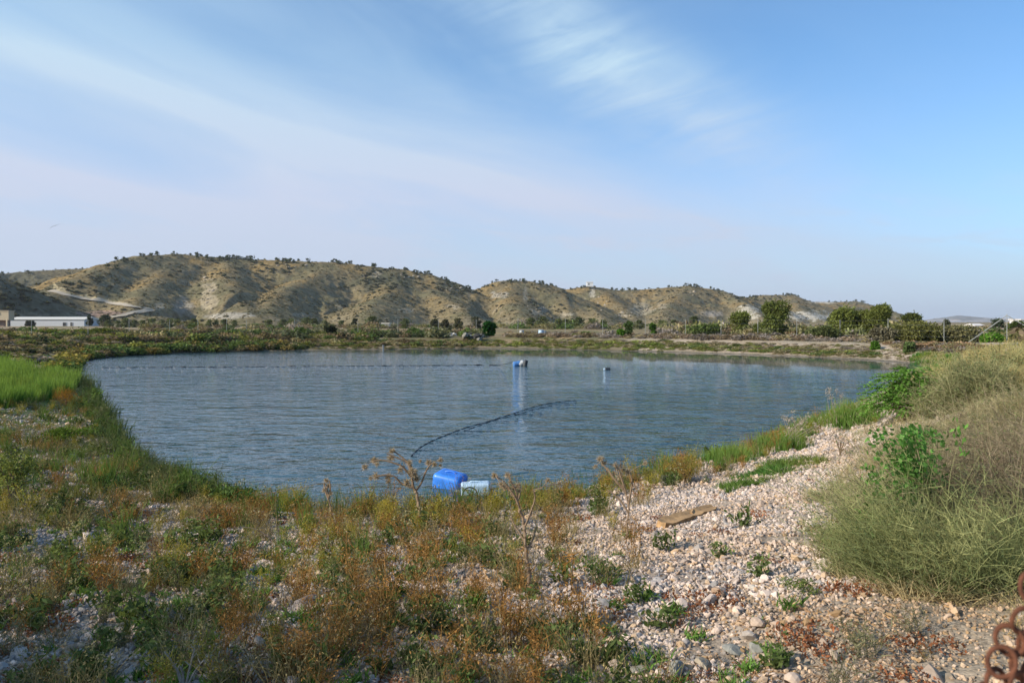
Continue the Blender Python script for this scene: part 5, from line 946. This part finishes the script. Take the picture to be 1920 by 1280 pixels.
def hill_plants():
    r = rng(500)
    # crest pines: individual things sharing meshes
    pm = []
    for j in range(5):
        g, t = tree_proto(510 + j, 1.0, 0.75, (0.07, 0.085, 0.045), n=300, ls=0.20, lumps=6, dens=0.4); pm.append((mesh('crown', *g.merged()), mesh('trunk', *t.merged())))
    crest = [(0, 1.0, 200, 880), (6, 1.0, 890, 1060), (9, 1.0, 1050, 1420), (13, 1.0, 1385, 1640), (16, 0.8, 0, 190)]
    cnt = [125, 36, 66, 46, 20]; allp = []
    for (ri, w, a, b), n in zip(crest, cnt):
        P = ridges[ri][0]; px = 960 + FPX * P[:, 0] / P[:, 1]; q = np.sort(r.uniform(a, b, n)); y = np.interp(q, px, P[:, 1]) + r.normal(-4, 7, n); allp.append(np.c_[(q - 960) / FPX * y, y])
    Q = np.concatenate(allp); z = hill_z(Q[:, 0], Q[:, 1])
    for i in range(len(Q)):
        s = r.uniform(2.4, 4.8) * (1 if r.uniform() < 0.6 else 0.55); e = empty('crest_pine', (Q[i, 0], Q[i, 1], z[i] - 0.26 * s), 'small dark pine growing along the hill crest line', 'tree', 'dark pines along the hill crests', rotz=r.uniform(0, 6), scale=s)
        link('crown', pm[i % 5][0], LEAF, e); link('trunk', pm[i % 5][1], BARK, e)
    # scrub speckle on the slopes
    n = 64000; px = r.uniform(-60, 1720, n); D = r.uniform(350, 1120, n); X = (px - 960) / FPX * D; z = hill_z(X, D); k = z > 2.0
    f = fbm(X / 35, D / 35, 520, 3); k &= r.uniform(size=n) < 0.35 + 0.8 * ss(f, -0.3, 0.4); X, D, z = X[k], D[k], z[k]; n = len(X)
    big = r.uniform(size=n) < 0.05; s = np.where(big, r.uniform(0.9, 1.8, n), r.uniform(0.30, 0.75, n)) * (0.8 + 0.2 * D / 600); cols = np.array([(0.11, 0.11, 0.06), (0.15, 0.13, 0.065), (0.21, 0.155, 0.065), (0.13, 0.125, 0.07)]); c = cols[r.integers(0, 4, n)] * r.uniform(.8, 1.2, (n, 1)); c[big] = np.array([0.09, 0.09, 0.05])
    ex = []
    for (cx, cy, sx, sy, m_) in ((712, 525, 34, 12, 90), (860, 540, 40, 8, 60), (1400, 556, 34, 6, 70), (1290, 545, 40, 5, 30), (480, 510, 60, 10, 40), (120, 530, 60, 15, 40), (30, 560, 40, 15, 40), (1000, 575, 60, 12, 24)):
        for _ in range(m_):
            p = at_hill(r.normal(cx, sx), r.normal(cy, sy))
            if p is not None: ex.append(p)
    ex = np.array(ex); X = np.r_[X, ex[:, 0]]; D = np.r_[D, ex[:, 1]]; z = np.r_[z, ex[:, 2]]; s = np.r_[s, r.uniform(0.9, 2.3, len(ex))]; c = np.r_[c, np.array([[0.075, 0.08, 0.045]]) * r.uniform(.7, 1.5, (len(ex), 1))]; n = len(X)
    g = Geo(); kk = r.integers(0, 4, n)
    for j in range(4):
        q = kk == j; g.add(*scatter(DOT[j], np.c_[X, D, z][q], r.uniform(0, 6, q.sum()), np.c_[s * 1.15, s * 1.15, s * .8][q], c[q]))
    tag(gobj('hillside_scrub', g, LEAF), 'low dark scrub speckling the dry hillsides', 'scrub', kind='stuff')
    # broken rock outcrops
    g = Geo(); V, F = ico(1); spots = [(700, 520, 30, 8), (765, 520, 24, 6), (935, 553, 14, 5), (1215, 580, 20, 8), (1300, 548, 14, 4), (540, 500, 40, 8), (1180, 590, 30, 6), (390, 560, 14, 26), (1010, 580, 20, 8), (850, 540, 20, 6), (1130, 560, 12, 16)]
    for (cx, cy, sx, sy) in spots:
        for k in range(9):
            p = at_hill(r.normal(cx, sx / 2), r.normal(cy, sy / 2))
            if p is None: continue
            s = r.uniform(0.5, 1.5); g.add(V * r.uniform(.7, 1.2, (12, 1)) * [s * 1.3, s, s * .8] + p, F, np.array([0.36, 0.30, 0.22]) * r.uniform(.8, 1.2))
    tag(gobj('rock_outcrops', g, STONE), 'pale broken rock outcrops scattered on the hillsides', 'rocks', kind='stuff')
hill_plants()

# ------------------------------------------------------------------ fence behind the far bank
FENCE = [(-60, 70), (59, 76), (165, 80), (242, 83), (318, 85), (371, 86), (425, 87), (462, 88), (552, 88), (671, 88), (746, 88), (822, 88), (893, 88), (971, 86), (1060, 85), (1130, 84), (1210, 82), (1285, 80), (1352, 77), (1421, 74), (1494, 71), (1575, 67), (1665, 62), (1770, 57), (1888, 50)]
METAL = mat_basic('galvanised_steel', (0.30, 0.31, 0.29), rough=0.6, metal=0.1, var=0.15); 
def fence():
    P = np.array([[(a - 960) / FPX * D, D, 0] for a, D in FENCE], float); P[:, 2] = ground_z(P[:, 0], P[:, 1]); e = empty('wire_fence', P[12], 'thin wire fence on steel posts running along the far bank of the pond', 'fence'); o = P[12]
    for i, p in enumerate(P):
        g = Geo().add(*tube([p - o - [0, 0, .3], p - o + [0, 0, 1.9]], 0.022, 6, (.42, .43, .42))); g.add(*tube([p - o + [0, 0, 1.9], p - o + [0, 0, 1.95]], [0.033, 0.02], 6, (.42, .43, .42))); gobj('post', g, METAL, e)
    g = Geo()
    for h in (0.08, 0.55, 1.0, 1.45, 1.85): g.add(*tube(P - o + [0, 0, h], 0.004, 3, (.4, .4, .4), False))
    gobj('wires', g, METAL, e)
    c = P[-1] - o; 
    for d in ((-2.4, 0.6, 0), (2.6, -1.2, 0)): gobj('brace', Geo().add(*tube([c + [0, 0, 1.85], c + np.array(d) + [0, 0, -0.1]], 0.028, 6, (.42, .43, .42))), METAL, e)
fence()

# ------------------------------------------------------------------ buildings
WHITE = (0.62, 0.62, 0.60)
def wpt(px, py, D): return np.array([(px - 960) / FPX * D, D, CAMZ - (py - HOR) / FPX * D])
def building(name, label, px0, px1, ytop, ybot, D, depth, wall, roofc, wins, roof='slab', cat='building', ridge=0.8, rotz=0.0):
    a = wpt(px0, ybot, D); b = wpt(px1, ytop, D); w = b[0] - a[0]; h = b[2] - a[2]; c = np.array([(a[0] + b[0]) / 2, D + depth / 2, a[2] - 0.6]); e = empty(name, c, label, cat, rotz=rotz); h += 0.6
    gobj('wall', Geo().add(*box((0, 0, h / 2), (w, depth, h), 0, wall)), ATTR, e)
    g = Geo()
    if roof == 'slab': g.add(*box((0, 0, h + .12), (w + .5, depth + .5, .24), 0, roofc))
    else:
        hw, hd = w / 2 + .4, depth / 2 + .4; V = [(-hw, -hd, h), (hw, -hd, h), (hw, hd, h), (-hw, hd, h), (-hw, 0, h + ridge), (hw, 0, h + ridge), (-hw, -hd, h - .12), (hw, -hd, h - .12), (hw, hd, h - .12), (-hw, hd, h - .12)]
        F = np.array([[0, 1, 5, 4], [2, 3, 4, 5], [0, 4, 3, 3], [1, 2, 5, 5], [6, 7, 1, 0], [8, 9, 3, 2], [7, 8, 2, 1], [9, 6, 0, 3], [9, 8, 7, 6]]); g.add(np.array(V) + [0, 0, .003], F, roofc)
    gobj('roof', g, ATTR, e)
    for (x0, x1, y0, y1) in wins:
        p = wpt(x0, y1, D); q = wpt(x1, y0, D); cc = np.array([(p[0] + q[0]) / 2 - c[0], -depth / 2, (p[2] + q[2]) / 2 - c[2]]); sz = (q[0] - p[0], q[2] - p[2])
        g = Geo().add(*box(cc + [0, -.02, 0], (sz[0], .10, sz[1]), 0, (0.03, 0.032, 0.036))); f = gobj('window', g, ATTR, e)
        g = Geo()
        for dx in (-1, 1): g.add(*box(cc + [dx * sz[0] / 2, -.08, 0], (.12, .14, sz[1] + .12), 0, (.4, .4, .38)))
        g.add(*box(cc + [0, -.09, -sz[1] / 2 - .05], (sz[0] + .3, .2, .1), 0, (.4, .4, .38))); gobj('frame', g, ATTR, f)
    return e, c, h
building('farm_building', 'long low white farm building at the foot of the hills on the left', 16, 158, 598.5, 612.5, 320, 12, (0.50, 0.51, 0.52), (0.60, 0.57, 0.50), [(118, 124.5, 604.5, 611), (132, 136, 604.5, 607), (132, 136, 608.3, 610.5), (56, 62, 604, 611)], 'gable', ridge=1.1)
e, c, h = building('farm_house', 'tan two-storey farm house with an open porch at the left edge', -80, 16, 583, 597.5, 300, 3.5, (0.44, 0.36, 0.24), (0.46, 0.38, 0.27), [(-4, 0, 586, 589.5), (-30, -24, 586, 590)], 'slab')
gobj('porch_wall', Geo().add(*box((0, 1.0, -1.3), (17, 2.4, 4.2), 0, (0.26, 0.18, 0.14))), ATTR, e)
for q in (9.6, 5.2, 0.5, -5): gobj('pillar', Geo().add(*box((q, -1.5, -1.35), (0.55, 0.55, 4.0), 0, (0.52, 0.42, 0.28))), ATTR, e)
building('white_hut', 'small low white hut in the far field left of centre', 706, 729, 607, 612, 200, 2.5, (0.55, 0.50, 0.42), (0.62, 0.57, 0.48), [(712, 714, 609, 611)], 'slab')
p = at_hill(1106, 540); D = p[1]; building('ridge_house', 'tiny white house on the hill crest right of centre', 1100, 1112, 529, 536, D - 4, 5, (0.68, 0.68, 0.66), (0.60, 0.58, 0.55), [(1103, 1105, 531, 534)], 'gable', ridge=0.8)
building('white_house', 'small white house before the distant mountains at the right', 1829, 1843, 610, 616, 190, 4, (0.70, 0.70, 0.68), (0.62, 0.58, 0.54), [(1834, 1836, 612, 614.5)], 'gable', ridge=0.5)
building('edge_house', 'white house cut by the right edge of the frame', 1915, 1945, 600, 612, 170, 4, (0.70, 0.70, 0.68), (0.62, 0.58, 0.54), [(1921, 1924, 603, 607)], 'slab')
building('long_wall', 'long pale yellow wall before the distant mountains at the right', 1745, 1826, 610, 614, 210, 0.6, (0.50, 0.42, 0.22), (0.48, 0.40, 0.24), [], 'slab', 'wall')

# ------------------------------------------------------------------ things on the water and banks
PLB = mat_basic('blue_plastic', (0.04, 0.22, 0.75), rough=0.42, spec=0.5, var=0.35, nscale=6); PLF = mat_basic('faded_blue_plastic', (0.08, 0.22, 0.50), rough=0.6, spec=0.3, var=0.3, nscale=5)
PLG = mat_basic('pale_blue_plastic', (0.44, 0.58, 0.70), rough=0.45, spec=0.5, var=0.15, nscale=6)
PLD = mat_basic('dark_plastic', (0.035, 0.04, 0.045), rough=0.5, spec=0.5); PLW = mat_basic('white_plastic', (0.42, 0.44, 0.44), rough=0.7); RUB = mat_basic('wet_rubber', (0.03, 0.033, 0.03), rough=0.45, spec=0.5)
RUST = mat_basic('rusty_iron', (0.14, 0.052, 0.026), rough=0.85, var=0.5, nscale=130, bump=0.0006, bscale=700)
WOOD = mat_basic('weathered_wood', (0.46, 0.28, 0.13), rough=0.9, var=0.45, nscale=14, bump=0.004, bscale=60)
import bmesh
def rounded_box(name, size, bev, mat, taper=0.0, parent=None, loc=(0, 0, 0), rot=(0, 0, 0), waist=0.0, seg=4):
    b = bmesh.new(); bmesh.ops.create_cube(b, size=1.0)
    for v in b.verts: v.co.x *= size[0]; v.co.y *= size[1]; v.co.z *= size[2]
    bmesh.ops.bevel(b, geom=b.edges[:] + b.verts[:], offset=bev, segments=seg, profile=0.6, affect='EDGES')
    for v in b.verts:
        t = v.co.x / size[0]; f = 1 - taper * t; v.co.y *= f; v.co.z *= f
    me = bpy.data.meshes.new(name); b.to_mesh(me); b.free()
    for q in me.polygons: q.use_smooth = True
    me.materials.append(mat); o = bpy.data.objects.new(name, me); COL.objects.link(o); o.parent = parent; o.location = [float(a) for a in loc]; o.rotation_euler = rot; return o
def barrel(name, L_, R_, mat, parent, loc, rot, ribs=2):
    n = 26; x = np.linspace(-L_ / 2, L_ / 2, 25); rr = np.full(25, R_); rr[0] = R_ * .78; rr[1] = R_ * .95; rr[-1] = R_ * .78; rr[-2] = R_ * .95
    for k in ((8, 16) if ribs else ()): rr[k] = R_ * 1.05
    V, F, C = tube(np.c_[x, x * 0, x * 0], rr, n); me = mesh(name, V, F, None, True); me.materials.append(mat); o = bpy.data.objects.new(name, me); COL.objects.link(o); o.parent = parent; o.location = [float(a) for a in loc]; o.rotation_euler = rot; return o
def torus_geo(R, r_, n=36, m=8):
    a = np.linspace(0, 2 * np.pi, n, endpoint=False); b = np.linspace(0, 2 * np.pi, m, endpoint=False); A, B = np.meshgrid(a, b, indexing='ij')
    V = np.stack([(R + r_ * np.cos(B)) * np.cos(A), (R + r_ * np.cos(B)) * np.sin(A), r_ * np.sin(B)], -1).reshape(-1, 3); i = np.arange(n * m).reshape(n, m); j = np.roll(i, -1, 0)
    F = np.stack([i, j, np.roll(j, -1, 1), np.roll(i, -1, 1)], -1).reshape(-1, 4); return V, F
# near canisters
p = onwater(843, 916); e = empty('blue_canister', (p[0], p[1] + 0.16, 0), 'big bright blue plastic canister floating close to the near shore', 'canister')
b = rounded_box('body', (0.50, 0.38, 0.29), 0.09, PLB, 0.10, e, (0, 0, 0.085), (math.radians(6), math.radians(7), math.radians(-24)), seg=5)
barrel('cap', 0.06, 0.035, PLW, e, (0.235, -0.24, 0.03), (0, 0, math.radians(-50)), 0)
gobj('handle', Geo().add(*tube(catmull(np.array([(-0.10, 0.03, 0.215), (-0.06, 0.02, 0.25), (0.05, -0.02, 0.245), (0.10, -0.04, 0.20)]), 4, False), 0.014, 8)), PLB, e, smooth=True)
p = onwater(891, 928); e = empty('pale_canister', (p[0], p[1] + 0.13, 0), 'pale grey-blue plastic canister floating right of the big blue one', 'canister')
rounded_box('body', (0.46, 0.28, 0.24), 0.045, PLG, -0.03, e, (0, 0, 0.05), (0, math.radians(-2), math.radians(4)))
barrel('cap', 0.05, 0.03, PLD, e, (0.24, -0.05, 0.06), (0, 0, 0), 0)
gobj('handle', Geo().add(*tube(catmull(np.array([(-0.09, 0, 0.16), (-0.07, 0, 0.186), (0.07, 0, 0.186), (0.09, 0, 0.16)]), 4, False), 0.012, 8)), PLG, e, smooth=True)
p = onwater(881, 934); e = empty('old_wheel', (p[0], p[1], 0.0), 'small dark spoked wheel half sunk in front of the pale canister', 'wheel'); RX = math.radians(80)
V, F = torus_geo(0.112, 0.011); o = link('tyre', mesh('tyre', V, F, None, True), RUB, e, (0, 0, 0.055)); o.rotation_euler = (RX, 0, math.radians(8))
V, F = torus_geo(0.085, 0.007); o = link('rim', mesh('rim', V, F, None, True), RUB, e, (-0.035, 0.035, 0.035)); o.rotation_euler = (RX, 0, math.radians(-14))
g = Geo()
for k in range(6): a = k * math.pi / 3 + .2; g.add(*tube([(0, 0, 0), (math.cos(a) * 0.108, math.sin(a) * 0.108, 0)], 0.005, 5))
g.add(*tube([(0, 0, -.03), (0, 0, .03)], 0.02, 10)); o = gobj('spokes', g, RUB, e, (0, 0, 0.055)); o.rotation_euler = (RX, 0, math.radians(8))
p = onwater(858, 924); V, F = stone_shape(3, rng(3)); o = link('small_float', mesh('small_float', V * 0.05, F, None, True), PLW, loc=p + [0, 0, 0.03]); tag(o, 'small whitish float between the two near canisters', 'float')
# far floats
p = onwater(969, 685.5); e = empty('blue_drum', p, 'bright blue drum floating far out near the middle of the pond', 'drum'); barrel('body', 0.44, 0.18, PLF, e, (0, 0, 0.10), (0, math.radians(-8), math.radians(14))); barrel('cap', .05, .035, PLW, e, (-.24, -.06, .17), (0, 0, 0.25), 0)
p = onwater(978, 685.5); e = empty('white_drum', p, 'white drum floating between the blue drum and the black one', 'drum'); barrel('body', 0.34, 0.17, PLW, e, (0, 0, 0.13), (0, math.radians(-38), math.radians(10))); barrel('cap', .05, .035, PLB, e, (.13, 0, .29), (0, math.radians(-38), 0.2), 0)
p = onwater(985, 686); e = empty('black_drum', p, 'black upright drum at the right end of the far float cluster', 'drum'); barrel('body', 0.40, 0.14, PLD, e, (0, 0, 0.16), (0, math.radians(-80), 0)); barrel('cap', .04, .03, PLD, e, (.03, 0, .37), (0, math.radians(-80), 0), 0)
p = onwater(1139, 693); e = empty('black_float', p, 'small lone black float to the right in the far part of the pond', 'float'); barrel('body', 0.30, 0.10, PLD, e, (0, 0, 0.03), (0, 0, 0.2)); rounded_box('pad', (0.13, 0.15, 0.10), 0.03, PLG, 0, e, (-0.16, 0, 0.04))
# float line
r_ = rng(700); xs = np.linspace(190, 938, 180); pts = np.array([onwater(x, 689.5 - 5.0 * (x - 190) / 748) for x in xs]); pts[:, 2] = 0.012 * np.sin(np.arange(180) * 0.9) + 0.012 * r_.normal(size=180) + 0.004; pts[:, 1] += r_.normal(0, .10, 180)
e = empty('float_line', pts[90], 'long dark floating rope stretched across the far part of the pond', 'rope'); gobj('rope', Geo().add(*tube(pts - pts[90], 0.022, 6)), PLD, e, smooth=True)
for i in range(4, 180, 3): 
    q = pts[i] - pts[90]; V, F, C = tube([q - [.14, 0, 0], q - [.10, 0, 0], q + [.10, 0, 0], q + [.14, 0, 0]], [0.015, .04, .04, .015], 7); gobj('float', Geo().add(V, F, C), PLD, e, smooth=True) if i % 6 == 1 else None
a = onwater(920, 685); b = onwater(962, 685.5) + [0, 0, .22]; m_ = (a + b) / 2 + [0, 0, -.05]; o = gobj('mooring_rope', Geo().add(*tube(catmull(np.array([a, a * .6 + m_ * .4, m_, b]), 6, False), 0.018, 6)), PLD, smooth=True); tag(o, 'taut mooring rope rising from the float line to the blue drum', 'rope')
def water_hose(name, label, pts, rad, dip=0.0):
    P = catmull(np.array([onwater(*q) for q in pts]), 10, False); P[:, 2] = 0.006 + 0.008 * np.sin(np.arange(len(P)) * 1.3) - dip; o = gobj(name, Geo().add(*tube(P, rad, 8)), PLD, smooth=True); return tag(o, label, 'hose')
water_hose('black_hose', 'long curved black hose floating on the pond behind the near canisters', [(1080, 751), (1050, 753), (1015, 759), (985, 768), (950, 779), (915, 790), (870, 803), (835, 816), (805, 829), (785, 841), (770, 856)], 0.011)
water_hose('inner_hose', 'shorter submerged black hose inside the curve of the long one', [(1035, 761), (1000, 768), (970, 777), (930, 787), (900, 797), (870, 808)], 0.009, 0.002)
# plank
p = at(1240, 990); q = at(1338, 958); d = q - p; Ln = np.linalg.norm(d); e = empty('wooden_plank', (p + q) / 2 + [0, 0, .03], 'weathered broken wooden plank lying on the gravel of the near bank', 'plank'); rr = rng(12)
yaw = math.atan2(d[1], d[0]); pit = -math.asin(d[2] / Ln)
n = 14; xs = np.linspace(-Ln / 2, Ln / 2, n); top = []
for i, x in enumerate(xs):
    w = 0.095 * (1.0 if 0 < i < n - 1 else 0.6) * rr.uniform(.85, 1.1) * (1 - 0.25 * (x / Ln + .5)); hh = 0.034 * rr.uniform(.85, 1.15); top += [(x + rr.uniform(-.02, .02), -w, -hh), (x + rr.uniform(-.02, .02), w, -hh), (x, w * .95, hh), (x, 0.1 * w, hh * .7), (x, -w * .95, hh)]
F = []
for i in range(n - 1):
    for j in range(5): F.append([i * 5 + j, i * 5 + (j + 1) % 5, (i + 1) * 5 + (j + 1) % 5, (i + 1) * 5 + j])
F2 = [[0, 1, 2, 3], [0, 3, 4, 4]]; F2 += [[(n - 1) * 5 + k for k in f] for f in ([3, 2, 1, 0], [4, 3, 0, 0])]
o = link('board', mesh('board', np.array(top), np.array(F + F2)), WOOD, e); o.rotation_euler = (math.radians(8), pit, yaw)
g = Geo().add(*tube([(0.05, 0.0, 0.02), (0.2, 0.06, 0.03), (0.40, 0.12, 0.02)], [0.02, 0.016, 0.008], 6)); o = gobj('splinter', g, WOOD, e); o.rotation_euler = (0, pit, yaw)
# white pipe at the shore
p = at(478, 962); q = at(600, 968); mid = (p + q) / 2; o = gobj('white_pipe', Geo().add(*tube([p - mid + [0, 0, .02], [0, 0, .022], q - mid + [0, 0, .02]], 0.013, 8)).add(*tube([p - mid + [-.03, 0, .02], p - mid + [.04, 0, .02]], 0.019, 8)), PLW, loc=mid, smooth=True); tag(o, 'thin whitish pipe lying along the near shore on the left', 'pipe')
# black twigs left of centre
for i, (a, b, c) in enumerate([((480, 985), (510, 990), (524, 1005)), ((430, 1012), (480, 1020), (535, 1036))]):
    A = at(*a) + [0, 0, .12]; B = at(*b) + [0, 0, .15]; Cc = at(*c) + [0, 0, .02]; o = gobj('dead_twig', Geo().add(*tube(catmull(np.array([A, B, Cc]), 5, False) - A, [.003, .003, .004, .004, .004, .005, .005, .005, .006, .006, .006], 5, (0.08, .06, .05))).add(*tube([B - A, B - A + [.03, .01, .06]], .003, 4, (.08, .06, .05))), BARK, loc=A)
    tag(o, ['upper arching dark dead twig among the orange weeds', 'lower arching dark dead twig among the orange weeds'][i], 'twig')
# pale forked dead branch, bottom left
p = at(345, 1290, 1.2); e = empty('dead_branch', p, 'pale grey forked dead branch standing at the bottom edge on the left', 'branch'); g = Geo(); r_ = rng(15)
for (dx, h_) in ((-.10, .17), (-.06, .12), (.06, .20), (.10, .13), (-.02, .10)):
    q = np.array([(0, 0, -.03), (dx * .4, .01, h_ * .5), (dx * .9, 0, h_), ]); g.add(*tube(catmull(q, 4, False), np.linspace(.007, .003, 9), 6, (.30, .27, .23)))
    for k in range(3): a = q[1] * (1 - k * .25) + q[2] * k * .3; g.add(*tube([a, a + [r_.normal(0, .02), 0, .025]], [.003, .0015], 4, (.34, .31, .27)))
gobj('twigs', g, BARK, e)
# broad leaf plant bottom centre
p = at(1180, 1258); r_ = rng(16); n = 7; a = r_.uniform(0, 6.28, n); g = Geo().add(*blades(np.c_[r_.normal(0, .01, (n, 2)), np.zeros(n)], np.c_[np.cos(a), np.sin(a), np.full(n, .35)], r_.uniform(.05, .10, n), .035, .35, np.array([.17, .25, .06]) * r_.uniform(.7, 1.2, (n, 1)), 4, r_)); tag(gobj('broad_leaf_plant', g, LEAF, loc=p), 'single broad-leaved green plant at the bottom edge in the gravel', 'plant')
# far bank junk
def pile(name, label, cat, px, py, D, w, h, n, mat, seed, cols):
    r = rng(seed); x = (px - 960) / FPX * D; z = ground_z(np.array([x]), np.array([D]))[0]; g = Geo()
    for k in range(n):
        V, F = stone_shape(1, r); s = r.uniform(.5, 1) * h * .55; g.add(V * s + [r.normal(0, w / 3), r.normal(0, w / 4), r.uniform(.1, .8) * h], F, np.asarray(cols[k % len(cols)]) * r.uniform(.8, 1.2))
    return tag(gobj(name, g, mat, loc=(x, D, z)), label, cat)
pile('rubble_heap', 'low heap of whitish rubble by the far fence left of centre', 'heap', 843, 624, 90, 1.3, 0.5, 30, STONE, 21, [(.50, .46, .42), (.36, .33, .30), (.6, .57, .52)])
pile('rock_outfall', 'dark rocky outfall running into the water on the far shore, centre', 'rocks', 889, 648, 78.6, 1.4, 0.75, 34, STONE, 22, [(.09, .085, .075), (.30, .28, .23), (.06, .06, .055), (.13, .14, .05)])
for (px, D, w, h, m_, lab) in ((978, 82, .24, .34, PLW, 'white bucket standing on the far bank, left one of three pale objects'), (1014.5, 81, .30, .40, PLG, 'pale blue barrel on the far bank right of centre'), (1020.5, 81, .20, .30, PLW, 'small white bucket touching the pale blue barrel')):
    x = (px - 960) / FPX * D; z = ground_z(np.array([x]), np.array([D]))[0] + .25; e = empty('bucket' if m_ is PLW else 'barrel', (x, D, z), lab, 'bucket' if m_ is PLW else 'barrel'); barrel('body', h * 1.3, w, m_, e, (0, 0, h * .4), (0, math.radians(-84), 0)); V, F = torus_geo(w * .98, .02, 20, 5); link('lid', mesh('lid', V, F, None, True), m_, e, (0, 0, h * 1.02))
p = onwater(718, 655); o = gobj('marker_post', Geo().add(*box((0, 0, .12), (.16, .16, .5), .3, (.33, .31, .28))).add(*box((0, 0, .39), (.2, .2, .05), .3, (.36, .34, .3))), ATTR, loc=p + [0, .15, 0]); tag(o, 'short pale concrete marker post standing at the far shore, left of centre', 'post')

# ------------------------------------------------------------------ bird
def bird():
    D = 60.0; c = wpt(103.5, 424, D); s = 0.42
    V = []; prof = [(-1.0, 0.0), (-.8, .07), (-.4, .13), (0, .15), (.35, .11), (.55, .12), (.7, .06), (.82, .0)]
    P = np.array([(x * .45, 0, 0.02 * math.cos(x * 2)) for x, _ in prof]); g = Geo().add(*tube(P, np.maximum(np.array([q for _, q in prof]) * .45, .004), 8, (.05, .05, .06)))
    for sg in (-1, 1):
        a = np.array([(0.10, .05 * sg, .03), (0.12, .30 * sg, .17), (0.02, .62 * sg, .12), (-.22, 1.0 * sg, -.06)]); b = np.array([(-.12, .05 * sg, .03), (-.08, .30 * sg, .16), (-.12, .60 * sg, .11), (-.24, 1.0 * sg, -.06)]); n = 4; t = np.array([0, 0, .015])
        VV = np.concatenate([a + t, b + t, a - t, b - t]); F = []
        for i in range(3): F += [[i, i + 1, n + i + 1, n + i], [2 * n + i, 3 * n + i, 3 * n + i + 1, 2 * n + i + 1], [i, 2 * n + i, 2 * n + i + 1, i + 1], [n + i, n + i + 1, 3 * n + i + 1, 3 * n + i]]
        g.add(VV, np.array(F), (.05, .05, .06))
    for sg in (-1, 1): g.add(*blades(np.array([[-.40, .01 * sg, 0]]), np.array([[-1, .25 * sg, 0]]), .18, .07, 0., (.05, .05, .06), 1))
    o = gobj('swallow', g, ATTR, loc=c, scale=s, smooth=True); o.rotation_euler = (math.radians(28), math.radians(10), math.radians(-60)); tag(o, 'small dark swallow gliding in the sky above the left end of the hills', 'bird')
bird()

# ------------------------------------------------------------------ rusty chain close to the camera, hung on a gate post just out of frame
def chain():
    D0 = 0.66; px0 = 1.0; r = rng(900); k = D0 / FPX
    e = empty('rusty_chain', wpt(1925, 1240, D0), 'rusty iron chain hanging very close at the bottom right corner, out of focus', 'chain'); o0 = np.array(e.location)
    cen = [(1950, 1035, 0), (1935, 1100, 0), (1919, 1163, 0), (1893, 1200, .004), (1878, 1240, -.004), (1914, 1243, .006), (1868, 1282, 0), (1905, 1285, -.005), (1930, 1205, .008), (1850, 1312, 0), (1890, 1325, .004), (1938, 1268, .01)]
    V0, F = torus_geo(22.5 * k, 4.3 * k, 30, 9); V0[:, 0] *= 1.0; V0[:, 1] *= 1.22
    from mathutils import Euler
    me = mesh('link', V0, F, None, True); me.materials.append(RUST)
    for i, (a, b, dy) in enumerate(cen):
        o = bpy.data.objects.new('link', me); COL.objects.link(o); o.parent = e; o.location = list(wpt(a, b, D0 + dy) - o0)
        o.rotation_euler = (math.radians(90 + r.uniform(-22, 22)), r.uniform(-.5, .5), math.radians(r.uniform(-35, 35)))
    p = np.array([0.60, 0.70]); z0 = ground_z(p[:1], p[1:])[0]; g = Geo().add(*tube([(0, 0, -.3), (0, 0, 1.62)], 0.030, 16)); ep = empty('gate_post', (p[0], p[1], z0), 'rusty round gate post just right of the frame carrying the chain', 'post'); gobj('tube', g, RUST, ep, smooth=True)
    g = Geo().add(*tube([(-.05, -.02, 1.50), (0, 0, 1.50)], .006, 8)); gobj('hook', g, RUST, ep, smooth=True)
chain()

# carob tree standing left of the photographer: its shade falls on the lower left of the bank
x, y = -7.8, 1.1; gl, t = tree_proto(950, 4.2, 2.2, (0.06, 0.08, 0.03), n=6500, ls=0.11)
e = empty('carob_tree', (x, y, ground_z(np.array([x]), np.array([y]))[0]), 'dense dark tree beside the near bank just left of the frame', 'tree'); gobj('crown', gl, LEAF, e); gobj('trunk', t, BARK, e)

# ------------------------------------------------------------------ air
def haze():
    m = bpy.data.materials.new('haze_air'); m.use_nodes = True; t = m.node_tree; t.nodes.clear(); out = t.nodes.new('ShaderNodeOutputMaterial'); v = t.nodes.new('ShaderNodeVolumePrincipled')
    v.inputs['Color'].default_value = (0.90, 0.93, 1.0, 1); v.inputs['Density'].default_value = 0.9e-4; v.inputs['Anisotropy'].default_value = 0.2; t.links.new(v.outputs[0], out.inputs['Volume'])
    V, F, C = box((200, 2000, 55), (9000, 9000, 126)); o = link('haze', mesh('haze', V, F), m); tag(o, 'thin pale air over the whole valley', 'haze', kind='stuff')
haze()
